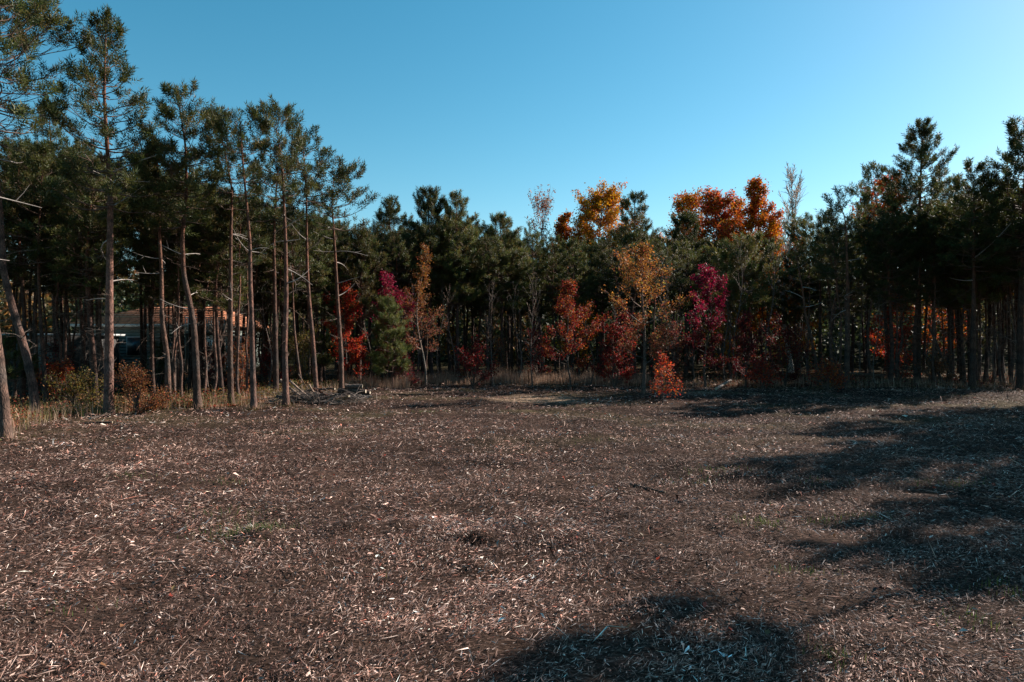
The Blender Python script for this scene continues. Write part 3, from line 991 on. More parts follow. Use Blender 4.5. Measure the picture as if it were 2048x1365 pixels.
# ------------------------------------------------------------------ broad-leaved trees and shrubs
def decid(seed, H, spread, cb, r0, n1, n2, leaves, lsize, pal, prof, el=(15, 65), bark=(.10, .08, .065), path=None, drop=.3, stems=1, clump=.09, top_pal=None, thick=1.0):
    rng = np.random.default_rng(seed)
    wood_, limbs, crown = MB(), MB(), MB()
    SP, SL = [], []
    for s in range(stems):
        if path is None or s > 0:
            z = np.linspace(0, H, 10)
            a0 = rng.uniform(0, 6.28)
            lean = 0 if stems == 1 else rng.uniform(.15, .5)
            wv = rng.uniform(.01, .035) * H
            px = np.cos(a0) * lean * z * .5 + wv * np.sin(z * 3.2 / max(H, 1) * 2 + a0) - wv * np.sin(a0)
            py = np.sin(a0) * lean * z * .5 + wv * np.sin(z * 2.7 / max(H, 1) * 2 + 2 * a0) - wv * np.sin(2 * a0)
            P = np.stack([px, py, z * (1 if s == 0 else rng.uniform(.65, .95))], -1)
        else:
            P = smooth_path(path, H)
        k = len(P)
        u = np.linspace(0, 1, k)
        R = r0 * (1 - .92 * u) + .3 * r0 * np.exp(-u * H / .15) + .003
        P0 = P.copy()
        P0[0, 2] -= .12
        tubes(wood_, P0[None], R[None], 8, np.array(bark))
        n = max(4, n1 // stems)
        ub = np.linspace(0, 1, n) + rng.uniform(-.03, .03, n)
        ub = np.clip(ub, 0, .985)
        zb = cb + (P[-1, 2] - cb) * ub
        base = np.stack([np.interp(zb, P[:, 2], P[:, 0]), np.interp(zb, P[:, 2], P[:, 1]), zb], -1)
        az = np.arange(n) * 2.399 + rng.normal(0, .4, n)
        L = spread * prof(ub) * rng.uniform(.5, 1.2, n) + .08
        e = np.radians(np.interp(ub, [0, 1], el)) + rng.normal(0, .15, n)
        t = np.linspace(0, 1, 6)
        h = np.stack([np.cos(az), np.sin(az)], -1)
        sd = np.stack([-h[:, 1], h[:, 0]], -1)
        wig = rng.normal(0, .08, n)

        def bp(i, q):
            xy = base[i, :2] + h[i] * (L[i] * q * np.cos(e[i]))[..., None] + sd[i] * (wig[i] * np.sin(q * 5) * L[i])[..., None]
            zz = base[i, 2] + L[i] * (np.sin(e[i]) * q + .18 * q * q)
            return np.concatenate([xy, zz[..., None]], -1)

        I = np.repeat(np.arange(n)[:, None], 6, 1)
        rb = np.minimum(np.interp(zb, P[:, 2], R) * .6, .004 + .012 * L)
        tubes(limbs, bp(I, np.broadcast_to(t, (n, 6))), rb[:, None] * (1 - .85 * t)[None] + .0015, 4, np.array(bark) * 1.1)
        bi = np.repeat(np.arange(n), n2)
        q = rng.uniform(.25, 1, len(bi))
        p0 = bp(bi, q)
        d = norm(bp(bi, np.minimum(q + .05, 1.1)) - p0) + rng.normal(0, .55, (len(bi), 3)) + np.array([0, 0, .25])
        d = norm(d)
        l2 = (.10 + .45 * L[bi] * (1.15 - q)) * rng.uniform(.6, 1.2, len(bi))
        p2 = p0 + d * l2[:, None]
        pm = p0 + d * (l2 * .5)[:, None] + rng.normal(0, .03, p0.shape) * l2[:, None]
        tubes(limbs, np.stack([p0, p2], 1) if leaves else np.stack([p0, pm, p2], 1), (np.array([.005, .002]) if leaves else np.array([.005, .0035, .002]))[None] * np.ones((len(bi), 1)) * max(1, H / 7) * thick, 3, np.array(bark) * 1.15)
        SP.append(np.stack([p0, p2], 1))
        SL.append(l2)
    SP = np.concatenate(SP)
    SL = np.concatenate(SL)
    if leaves:
        i = rng.choice(len(SP), leaves, p=SL / SL.sum())
        q = rng.uniform(.1, 1.08, leaves)
        p = SP[i, 0] + (SP[i, 1] - SP[i, 0]) * q[:, None] + rng.normal(0, clump, (leaves, 3))
        p[:, 2] = np.maximum(p[:, 2], .05)
        nrm = norm(rng.normal(0, 1, (leaves, 3)) + np.array([0, 0, .7]))
        ax = norm(np.cross(nrm, rng.normal(0, 1, (leaves, 3))))
        ax[:, 2] -= drop
        ax = norm(ax)
        b = norm(np.cross(nrm, ax))
        ln = lsize * rng.uniform(.6, 1.3, leaves)[:, None]
        wd = ln * rng.uniform(.28, .42, leaves)[:, None]
        fold = nrm * ln * rng.uniform(-.12, .22, leaves)[:, None]
        v = np.stack([p, p + ax * ln * .5 + b * wd + fold, p + ax * ln, p + ax * ln * .5 - b * wd + fold], 1)
        pal = np.asarray(pal, float)
        branch_tone = rng.random(len(SP))
        f = np.clip(branch_tone[i] * .7 + rng.random(leaves) * .5 - .1, 0, .999)
        c = pal[(f * len(pal)).astype(int)]
        if top_pal is not None:
            tp = np.asarray(top_pal, float)
            c2 = tp[(f * len(tp)).astype(int)]
            m = (p[:, 2] / H + rng.normal(0, .07, leaves)) > .58
            c = np.where(m[:, None], c2, c)
        odd = rng.random(leaves)
        c = np.where((odd < .10)[:, None], c * np.array([.55, .9, 1.0]) + np.array([.02, .02, .0]), c)
        c = np.where((odd > .93)[:, None], np.array([.13, .085, .025]), c)
        c = c * rng.uniform(.6, 1.35, leaves)[:, None] * rng.uniform(.85, 1.15, (leaves, 3))
        k = np.arange(leaves)[:, None] * 4
        tr = np.concatenate([k + np.array([0, 1, 2]), k + np.array([0, 2, 3])])
        crown.add(v.reshape(-1, 3), tr, np.repeat(c, 4, axis=0))
    return wood_, limbs, crown


def build_decid(root, parts, leaf_name='crown'):
    a, b, c = parts
    a.build('trunk', M_HARD, root, True)
    b.build('limbs', M_HARD, root, True)
    if c.n:
        c.build(leaf_name, M_LEAF, root)


oval = lambda u: np.interp(u, [0, .25, .55, .85, 1], [.7, 1, .9, .5, .15])
cone = lambda u: np.interp(u, [0, .1, 1], [.8, 1, .08])
ball = lambda u: np.interp(u, [0, .3, .6, .85, 1], [.6, .95, 1, .75, .4])
bush = lambda u: np.interp(u, [0, .3, .7, 1], [1, 1, .7, .3])
vase = lambda u: np.interp(u, [0, .4, .8, 1], [.5, .85, 1, .6])

SCARLET = [(.38, .024, .016), (.48, .05, .018), (.28, .015, .016), (.55, .10, .022)]
CRIMSON = [(.15, .010, .014), (.21, .014, .017), (.10, .008, .011), (.28, .032, .016)]
MAGENTA = [(.23, .006, .036), (.30, .010, .050), (.16, .005, .030), (.27, .014, .026)]
MAROON = [(.085, .008, .014), (.12, .012, .014), (.06, .008, .012), (.16, .024, .016)]
BRONZE = [(.30, .10, .025), (.36, .14, .03), (.22, .06, .025), (.42, .19, .035)]
RUSTY = [(.20, .060, .022), (.26, .085, .03), (.15, .045, .02), (.30, .13, .05)]
REDBR = [(.28, .034, .014), (.38, .075, .016), (.19, .018, .014), (.44, .13, .022)]
YELLOW = [(.50, .22, .010), (.56, .26, .012), (.44, .16, .010), (.48, .12, .010)]
ORANGE = [(.48, .13, .010), (.52, .18, .010), (.44, .09, .010), (.40, .055, .010)]
REDOR = [(.46, .045, .018), (.52, .09, .018), (.38, .03, .02), (.55, .16, .02)]
OLIVE = [(.15, .10, .025), (.20, .13, .03), (.10, .09, .022), (.26, .14, .04)]
PINKISH = [(.30, .13, .09), (.36, .17, .11), (.26, .10, .07)]

# kind, label, category, base px, top py, half width px, options
PLANTS = [
    ('maple_sapling', 'scarlet maple sapling behind the outward leaning pine and stacked logs', 'sapling', (690, 772), 585, 46, dict(pal=SCARLET, prof=oval, n=4200, cb=.12, ls=.10)),
    ('maple_sapling', 'magenta red maple behind the small green pine', 'sapling', (772, 772), 558, 46, dict(wide=1.2, pal=CRIMSON, top_pal=MAGENTA, prof=oval, n=4200, cb=.18, ls=.095)),
    ('oak_sapling', 'tall bronze orange sapling with pale bare lower limbs', 'sapling', (852, 772), 500, 44, dict(pal=[(.16, .05, .03), (.20, .07, .03), (.13, .03, .025)], top_pal=[(.22, .075, .02), (.27, .10, .022), (.18, .05, .02)], prof=cone, n=3000, cb=.22, ls=.085, bark=(.22, .18, .15))),
    ('shrub', 'crimson round bush before the dark centre of the wood', 'bush', (946, 774), 702, 40, dict(pal=CRIMSON, prof=bush, n=1800, cb=.05, ls=.085, stems=4)),
    ('oak_sapling', 'small red tree with a bare curved trunk before the dry grass', 'tree', (1140, 778), 572, 60, dict(pal=REDBR + CRIMSON, prof=lambda u: np.interp(u, [0, .15, .45, .6, .8, 1], [.75, 1, .8, .45, .28, .08]), n=4600, cb=.20, ls=.085, line=[(1141, 755), (1135, 735), (1134, 700), (1136, 640)], r0=.045)),
    ('shrub', 'crimson shrub between the curved red tree and the tall bronze oak', 'shrub', (1228, 776), 640, 46, dict(pal=CRIMSON + [(.34, .05, .025)], prof=oval, n=3400, cb=.06, ls=.095, stems=3)),
    ('oak_tree', 'tall bronze oak with orange top and bare stem at the field edge', 'tree', (1286, 790), 500, 56, dict(wide=1.7, el=(30, 60), pal=[(.22, .06, .03), (.28, .10, .035), (.18, .04, .025)], top_pal=BRONZE, prof=lambda u: np.interp(u, [0, .25, .55, .75, 1], [.75, .85, 1, .55, .1]), n=4800, cb=.20, ls=.085, r0=.075)),
    ('oak_sapling', 'small bright red sapling standing out on the chips', 'sapling', (1326, 806), 722, 26, dict(wide=1.15, pal=SCARLET + [(.42, .08, .03), (.3, .1, .04)], prof=lambda u: np.interp(u, [0, .25, .5, .65, 1], [1, .7, 1, .5, .25]), n=650, cb=.10, ls=.085, r0=.022)),
    ('maple_sapling', 'magenta crowned maple with dark thin lower leaves', 'tree', (1412, 776), 546, 46, dict(pal=MAROON + [(.2, .015, .03)], top_pal=MAGENTA, prof=lambda u: np.interp(u, [0, .3, .5, .7, 1], [.9, 1, .75, .8, .15]), n=4800, cb=.15, ls=.095)),
    ('shrub', 'dark maroon shrub right of the magenta crowned maple', 'shrub', (1492, 775), 642, 44, dict(pal=MAROON, prof=oval, n=2600, cb=.08, ls=.09, stems=3)),
    ('shrub', 'dark maroon shrub nearest the sturdy dark pine', 'shrub', (1570, 775), 640, 46, dict(pal=MAROON + [(.26, .05, .02)], prof=oval, n=2600, cb=.08, ls=.09, stems=3)),
    ('shrub', 'low scarlet shrub under the maroon shrubs', 'shrub', (1524, 778), 735, 26, dict(pal=SCARLET, prof=bush, n=700, cb=.06, ls=.09, stems=3)),
    ('shrub', 'low red shrub at the foot of the leaning back pine', 'shrub', (1655, 782), 738, 34, dict(pal=REDBR, prof=bush, n=900, cb=.05, ls=.085, stems=4)),
    ('shrub', 'rust brown bush at the foot of the tallest straight pine', 'bush', (272, 838), 770, 54, dict(pal=RUSTY, prof=bush, n=3200, cb=.02, ls=.055, stems=9, Y=18.6)),
    ('shrub', 'low red and orange bush beside the bowed pine', 'bush', (112, 806), 742, 42, dict(pal=REDBR, prof=bush, n=1600, cb=.04, ls=.07, stems=5)),
    ('shrub', 'dark red shrub before the low shed', 'shrub', (122, 784), 692, 38, dict(pal=MAROON + [(.24, .03, .02)], prof=bush, n=1300, cb=.04, ls=.08, stems=4)),
    ('shrub', 'yellow green bush between the nearest trunk and the tallest pine', 'bush', (150, 824), 778, 46, dict(pal=OLIVE, prof=bush, n=1600, cb=.03, ls=.06, stems=6)),
    ('shrub', 'orange and red bush between the dark straight pine and the wavy pine', 'bush', (482, 792), 692, 28, dict(pal=RUSTY + [(.42, .07, .03)], prof=bush, n=1400, cb=.05, ls=.08, stems=4)),
    ('shrub', 'dark red shrub between the kinked pine and the dark straight pine', 'shrub', (430, 780), 700, 34, dict(pal=CRIMSON, prof=bush, n=1200, cb=.05, ls=.08, stems=4)),
    ('shrub', 'olive yellow shrub behind the brushwood heap', 'shrub', (606, 780), 668, 34, dict(pal=OLIVE, prof=oval, n=1500, cb=.08, ls=.08, stems=3)),
    ('shrub', 'crimson shrub half hidden by the pink barked pine', 'shrub', (540, 776), 700, 36, dict(pal=CRIMSON, prof=bush, n=1000, cb=.06, ls=.08, stems=4)),
    ('shrub', 'dark purple shrub right of the small green pine', 'shrub', (810, 774), 716, 24, dict(pal=MAROON + [(.20, .012, .04)], prof=bush, n=700, cb=.05, ls=.085, stems=3)),
    ('shrub', 'small orange shrub deep before the dark centre trunks', 'shrub', (1000, 758), 690, 30, dict(pal=[(.2, .05, .025), (.26, .09, .03)], prof=bush, n=700, cb=.1, ls=.09, stems=3)),
    ('shrub', 'green bush behind the house side pines', 'bush', (318, 775), 690, 36, dict(pal=[(.05, .075, .02), (.08, .10, .025), (.035, .06, .018)], prof=bush, n=1500, cb=.05, ls=.09, stems=4)),
    ('shrub', 'dark green bush hiding the foot of the garage', 'bush', (430, 760), 700, 50, dict(pal=[(.03, .05, .018), (.045, .06, .02)], prof=bush, n=1800, cb=.05, ls=.09, stems=5)),
    ('shrub', 'red shrub at the foot of the spire topped pine', 'shrub', (1798, 768), 640, 18, dict(pal=SCARLET, prof=oval, n=900, cb=.1, ls=.09, stems=2)),
    ('shrub', 'rusty bush near the diagonal dead poles', 'bush', (1875, 772), 728, 34, dict(pal=RUSTY, prof=bush, n=800, cb=.05, ls=.08, stems=4)),
    ('shrub', 'brown leaved shrub between the bronze oak and the bright red sapling', 'shrub', (1345, 774), 660, 34, dict(pal=[(.15, .03, .025), (.2, .06, .03), (.11, .02, .02)], prof=oval, n=1300, cb=.1, ls=.09, stems=3)),
    ('shrub', 'crimson shrub left of the curved red tree', 'shrub', (1078, 768), 655, 32, dict(pal=CRIMSON + MAROON, prof=oval, n=1200, cb=.12, ls=.09, stems=3)),
    # tall trees showing over or through the pines
    ('maple_tree', 'yellow orange maple with a wide crown above the far pines', 'tree', (1205, 0), 398, 66, dict(wide=1.3, pal=YELLOW + ORANGE[1:2], prof=lambda u: np.interp(u, [0, .2, .5, .8, 1], [.75, 1, .95, .6, .2]), n=15000, cb=.60, ls=.13, Y=47, r0=.17, clump=.22, n1=44, n2=9)),
    ('maple_tree', 'orange red maple crown left of the tallest orange maple', 'tree', (1442, 0), 402, 64, dict(wide=1.25, pal=ORANGE + REDOR + YELLOW[2:], prof=lambda u: np.interp(u, [0, .2, .5, .8, 1], [.75, 1, .95, .6, .2]), n=15000, cb=.52, ls=.13, Y=46, r0=.17, clump=.22, n1=42, n2=9)),
    ('maple_tree', 'tallest orange maple with reddish crown tip', 'tree', (1512, 0), 368, 52, dict(wide=1.25, pal=YELLOW[2:] + ORANGE, top_pal=ORANGE + REDOR[1:2], prof=lambda u: np.interp(u, [0, .3, .55, .8, 1], [.8, 1, .85, .5, .15]), n=16000, cb=.35, ls=.13, Y=45, r0=.17, clump=.2, n1=46, n2=9)),
    ('maple_tree', 'orange maple crown at the left end of the orange canopy', 'tree', (1382, 0), 408, 44, dict(pal=ORANGE + YELLOW, prof=ball, n=8000, cb=.56, ls=.13, Y=48, r0=.15, clump=.2, n1=36, n2=8)),
    ('maple_tree', 'orange maple filling the gap between the two tallest orange crowns', 'tree', (1474, 0), 412, 44, dict(wide=1.3, pal=ORANGE + YELLOW[:2], prof=lambda u: np.interp(u, [0, .2, .5, .8, 1], [.75, 1, .95, .6, .2]), n=7000, cb=.5, ls=.13, Y=48, r0=.14, clump=.2, n1=36, n2=8)),
    ('maple_tree', 'gold and orange tree at the right flank of the orange canopy', 'tree', (1546, 0), 452, 34, dict(wide=1.3, pal=YELLOW + ORANGE, prof=oval, n=5200, cb=.3, ls=.13, Y=44, r0=.10, clump=.2, n1=34, n2=8)),
    ('maple_tree', 'nearly bare pinkish leaved tree at the dip of the treeline', 'tree', (1086, 0), 420, 46, dict(pal=PINKISH, prof=vase, n=1700, cb=.45, ls=.12, Y=46, r0=.13, clump=.15, n1=44, n2=10, el=(35, 75), bark=(.2, .17, .15))),
    ('maple_tree', 'small orange tree between the pinkish tree and the yellow maple', 'tree', (1126, 0), 440, 30, dict(wide=1.1, pal=ORANGE, prof=ball, n=5000, cb=.45, ls=.16, Y=47, r0=.12, clump=.18, n1=30, n2=8)),
    ('bare_tree', 'leafless grey birch like tree right of the orange maples', 'tree', (1584, 0), 372, 44, dict(pal=ORANGE, prof=vase, n=0, cb=.30, ls=.1, Y=42, r0=.16, n1=54, n2=20, el=(40, 78), bark=(.46, .42, .38), thick=2.2)),
    ('maple_tree', 'gold leaved tree glowing low behind the leafless tree', 'tree', (1592, 0), 480, 44, dict(pal=YELLOW + ORANGE, prof=oval, n=4200, cb=.15, ls=.15, Y=43.5, r0=.11, clump=.2, n1=36, n2=8)),
    ('maple_tree', 'orange red maple between the slanting pine and the spire topped pine', 'tree', (1772, 0), 380, 44, dict(pal=REDOR + ORANGE, prof=ball, n=7500, cb=.45, ls=.16, Y=45, r0=.14, clump=.2, n1=36, n2=8)),
    ('maple_tree', 'yellow understorey tree in the gap right of the magenta crowned maple', 'tree', (1450, 0), 585, 40, dict(pal=YELLOW + OLIVE, prof=oval, n=2600, cb=.15, ls=.13, Y=41, r0=.08, clump=.18, n1=30, n2=8)),
    ('maple_tree', 'yellow understorey tree behind the curved red tree', 'tree', (1160, 0), 610, 34, dict(pal=YELLOW, prof=oval, n=2000, cb=.3, ls=.13, Y=40, r0=.07, clump=.18, n1=26, n2=8)),
    ('maple_tree', 'slim yellow tree between trunks right of the bronze sapling', 'tree', (903, 0), 560, 15, dict(pal=YELLOW + OLIVE, prof=oval, n=1400, cb=.2, ls=.13, Y=42, r0=.06, clump=.14, n1=26, n2=7)),
    ('maple_tree', 'orange tree seen between trunks right of the spire topped pine', 'tree', (1886, 0), 560, 46, dict(pal=REDOR + ORANGE, prof=oval, n=3000, cb=.2, ls=.14, Y=46, r0=.09, clump=.2, n1=34, n2=8)),
    ('maple_tree', 'red tree seen between trunks left of the spire topped pine', 'tree', (1790, 0), 570, 34, dict(pal=REDOR + SCARLET, prof=oval, n=2600, cb=.12, ls=.14, Y=44, r0=.09, clump=.18, n1=30, n2=8)),
    ('maple_tree', 'golden tree in the back of the wood near the picture edge', 'tree', (2000, 0), 400, 44, dict(pal=YELLOW + ORANGE, prof=ball, n=3000, cb=.4, ls=.15, Y=46, r0=.12, clump=.2, n1=32, n2=8)),
    ('maple_tree', 'dull orange tree glimpsed between the wavy pine and the dark straight pine behind it', 'tree', (528, 0), 610, 22, dict(pal=BRONZE + RUSTY, prof=oval, n=1800, cb=.2, ls=.12, Y=33, r0=.07, clump=.15, n1=26, n2=8)),
]
for k, (kind, lab, cat, base, topy, hw, o) in enumerate(PLANTS):
    Y = o.get('Y') or CAM_H * F / (base[1] - 682.5)
    x = (base[0] - 1024) / F * Y
    z0 = float(gz(x, Y))
    H = CAM_H + (682.5 - topy) / F * Y - z0
    sp = o.get('wide', 1.4) * hw / F * Y
    path = None
    if 'line' in o:
        path = [(0, 0, 0)] + [((a - base[0]) / F * Y, 0, CAM_H + (682.5 - b) / F * Y - z0) for a, b in o['line']] + [(0, 0, H)]
    sh = kind == 'shrub'
    big = o.get('Y', 0) > 39
    o['n'] = int(o['n'] * (1.5 if big else 1.6))
    o['ls'] *= 1.0 if big else .8
    if big:
        o['clump'] = o.get('clump', .1) * .62
    parts = decid(900 + k, H, sp * (1.0 if not sh else .9), H * o['cb'], o.get('r0', .03 if sh else .05), o.get('n1', 26 if not sh else 30), o.get('n2', 8), o['n'], o['ls'], o['pal'], o['prof'], el=o.get('el', ((25, 75) if sh else ((6, 50) if big else (18, 62)))), bark=o.get('bark', (.11, .085, .07)), path=path, stems=o.get('stems', 1), clump=o.get('clump', .07), top_pal=o.get('top_pal'), thick=o.get('thick', 1.0))
    root = thing(kind, lab, cat, (x, Y, z0), None)
    build_decid(root, parts, 'foliage' if sh else 'crown')

# young green pines
for k, (lab, base, topy, hw, tone) in enumerate([
        ('small bushy green pine before the magenta red maple', (785, 776), 608, 34, 1.75),
        ('young green pine half cut by the picture edge behind the nearest trunk', (4, 812), 690, 40, 1.3),
        ('low young pine at the foot of the wood left of the purple shrub', (642, 772), 690, 22, 1.2)]):
    Y = CAM_H * F / (base[1] - 682.5)
    x = (base[0] - 1024) / F * Y
    H = CAM_H + (682.5 - topy) / F * Y
    root = thing('young_pine', lab, 'young pine', (x, Y, float(gz(x, Y))))
    build_pine(root, pine_meshes(700 + k, H, None, r0=.05, cb=.35, Lmax=hw / F * Y, nb=6, gap=.30, dens=1.5, bare=.05, tuft=.95, nn=14, w=.019, tone=tone, dead_n=0, olive=.1))

# leafless thin saplings in the understorey
SAP = []
for k in range(3):
    a, b, c = decid(1300 + k, 4.0 + k * .7, .8, .9, .028, 22, 6, 0, .1, SCARLET, vase, el=(35, 70), bark=(.14, .115, .10))
    SAP.append((a.mesh('trunk', M_HARD, True), b.mesh('limbs', M_HARD, True)))
rng = np.random.default_rng(31)
SPOT = [(p, Y) for p, Y in zip((130, 235, 305, 350, 420, 445, 535, 590, 655, 735, 830, 880, 905, 985, 1035, 1065, 1180, 1240, 1340, 1390, 1450, 1475, 1540, 1600, 1615, 1665, 1720, 1750, 1810, 1860, 1905, 1930, 1990, 2025), rng.uniform(29.5, 34, 34))]
for p, Y in SPOT:
    if p < 700:
        Y = rng.uniform(24, 32)
    r = thing('bare_sapling', 'leafless thin sapling ' + zone(p), 'sapling', pt(p, Y), 'leafless saplings ' + zone(p), rng.uniform(0, 6))
    r.scale = (1, 1, rng.uniform(.6, 1.2))
    a, b = SAP[int(rng.integers(0, 3))]
    link('trunk', a, r)
    link('limbs', b, r)


# ------------------------------------------------------------------ logs, brushwood, fallen poles
def log(name, label, cat, a, b, r, col, group=None, cut=(.42, .34, .25), taper=.8, bow=.0, seed=0):
    rng = np.random.default_rng(seed)
    a, b = np.array(a, float), np.array(b, float)
    o = thing(name, label, cat, tuple(a), group)
    d = b - a
    t = np.linspace(0, 1, 7)
    P = d[None] * t[:, None]
    P[:, 2] += bow * np.sin(t * PI)
    P += np.concatenate([np.zeros((1, 3)), rng.normal(0, r * .12, (5, 3)), np.zeros((1, 3))])
    R = r * (1 - (1 - taper) * t) * (1 + rng.normal(0, .06, 7))
    m = MB()
    tubes(m, P[None], R[None], 9, np.array(col))
    m.build('bark', M_WOOD, o, True)
    for e, s in ((0, -1), (6, 1)):
        m = MB()
        cap(m, P[e], d * s, R[e] * .985, 9, cut, .004)
        m.build('cut_end', M_CUT, o)
    return o


def gp(px, py, up=0.0):
    x, y = px_ground(px, py)
    return np.array((x, y, float(gz(x, y)) + up))


# stacked logs right of the last pine
c0 = gp(708, 799)
gr = 'logs stacked at the end of the pine row'
for k, (dx, dy, dz, L, r, yaw, tone, lab) in enumerate([
        (-.45, .25, .13, 1.3, .13, 8, .8, 'dark thick log at the bottom back of the stack'),
        (-.25, -.05, .12, 1.4, .12, -6, .7, 'dark log lying at the bottom front of the stack'),
        (.25, .15, .11, 1.2, .11, 16, .9, 'bottom log whose pale end points at the field'),
        (.62, -.12, .09, .75, .09, 32, 1.2, 'short log with a white cut end fallen before the stack'),
        (-.30, .12, .34, 1.2, .12, 4, .75, 'dark log in the middle of the stack'),
        (.10, .10, .32, 1.1, .11, -10, 1.0, 'grey log in the middle of the stack, its end showing'),
        (-.05, .15, .53, .95, .12, 8, 1.35, 'pale thick log lying on top of the stack'),
        (.42, .30, .25, .85, .08, -20, 1.1, 'thin log leaning on the back of the stack')]):
    a = math.radians(yaw)
    L, r = L * .62, r * .8
    h = np.array((math.cos(a), math.sin(a) * .8, 0)) * L / 2
    c = c0 + np.array((dx, dy, dz)) * np.array((.66, .8, .8))
    log('log', lab, 'log', c - h, c + h, r, np.array((.085, .068, .058)) * tone, gr, seed=40 + k, cut=(.40, .33, .25))
# brushwood heap left of it
c0 = gp(622, 808)
gb = 'sticks of the brushwood heap'
rng = np.random.default_rng(8)
STICKS = [(-.55, .05, .42, 1.15, -34, .045, 'pale straight stick slanting down the front of the brushwood heap'), (-.30, .0, .40, 1.05, -38, .04, 'grey stick slanting beside the pale one on the brushwood heap'), (.12, -.05, .35, .62, -58, .035, 'steep short pale stick on the brushwood heap front'),
          (-.62, -.05, .18, .95, -6, .06, 'thick grey stick lying level on the heap'), (-.50, -.25, .06, 1.0, 3, .025, 'pale thin stick on the ground before the heap'), (-.75, .1, .30, .9, 12, .03, 'thin dark stick poking out toward the pink barked pine'),
          (.55, -.15, .12, .8, 20, .035, 'dark stick lying between the heap and the log stack'), (.75, -.3, .08, .55, 35, .022, 'thin pale stick pointing away from the log stack'), (.2, .25, .40, 1.1, 6, .05, 'dark brown stick across the top of the heap'),
          (.0, .3, .25, 1.3, -4, .06, 'dark thick stick at the back of the heap'), (-.3, .25, .62, .7, -60, .02, 'thin twig sticking up from the heap'), (.35, .15, .30, .8, -25, .04, 'reddish brown stick in the heap centre'),
          (.95, .05, .14, .7, 15, .07, 'yellowish split billet between heap and log stack'), (-1.0, -.1, .14, .75, 18, .022, 'pale stick left of the pink barked pine foot')]
for k, (dx, dy, z, L, tilt, r, lab) in enumerate(STICKS):
    a = math.radians(tilt)
    yw = rng.uniform(-.5, .5)
    h = np.array((math.cos(a) * math.cos(yw), math.sin(yw) * math.cos(a), math.sin(a))) * L / 2
    c = c0 + np.array((dx, dy, max(z, abs(h[2]) + .02)))
    pale = 'pale' in lab
    col = (.30, .25, .21) if pale else ((.26, .19, .09) if 'yellowish' in lab else ((.13, .05, .03) if 'reddish' in lab else (.11, .09, .075)))
    log('stick', lab, 'stick', c - h, c + h, r, col, gb, seed=60 + k, bow=rng.normal(0, .03), taper=.6, cut=(.35, .28, .2))
# many thin twigs between them
m = MB()
n = 420
tc_ = c0 + np.stack([rng.normal(.1, .75, n), rng.normal(.15, .28, n), np.abs(rng.normal(0, .16, n)) + .03], -1)
d = norm(np.stack([rng.normal(0, 1, n), rng.normal(0, .6, n), rng.normal(0, .35, n)], -1))
l = rng.uniform(.1, .45, n)[:, None]
P = np.stack([tc_ - d * l, tc_ + rng.normal(0, .02, (n, 3)), tc_ + d * l], 1)
P[..., 2] = np.maximum(P[..., 2], .02)
tubes(m, P, np.ones((n, 1)) * np.array([[.008, .007, .004]]), 4, np.array((.12, .09, .075)) * rng.uniform(.5, 1.9, (n, 1)))
o = m.build('brushwood', M_TWIG)
o['kind'] = 'stuff'
log('log', 'pale weathered log lying in the shade right of the bright red sapling', 'log', gp(1432, 780, .08), gp(1462, 776, .32), .06, (.28, .26, .24), None, seed=91)
log('log', 'long dark log lying level behind the sturdy dark pine', 'log', np.array(pt(1694, 31.5, 748)), np.array(pt(1765, 31.5, 752)), .085, (.09, .07, .055), None, seed=92)
log('dead_pole', 'slanting dead pole right of the spire topped pine', 'dead pole', np.array(pt(1907, 31, 772)), np.array(pt(1856, 31.6, 650)), .06, (.10, .08, .065), None, seed=93, bow=.1)
log('dead_pole', 'thinner dead pole crossing low right of the spire topped pine', 'dead pole', np.array(pt(1892, 30.3, 776)), np.array(pt(1850, 30.8, 708)), .05, (.11, .085, .07), None, seed=94, bow=.1)
for k, (px, py, dxp, dyp, r, lab) in enumerate([(180, 842, 40, -8, .035, 'long dark stick lying left of the tallest pine foot'), (225, 848, -60, 2, .03, 'dark crooked stick just before the tallest pine foot'), (1260, 970, 70, 10, .02, 'long thin dark stick lying on the open chips'), (160, 836, 60, 3, .03, 'dark stick behind the crooked one at the tallest pine foot')]):
    a, b = gp(px, py, .03), gp(px + dxp, py + dyp, .03)
    log('stick', lab, 'stick', a, b, r, (.075, .06, .05), None, seed=120 + k, taper=.5)


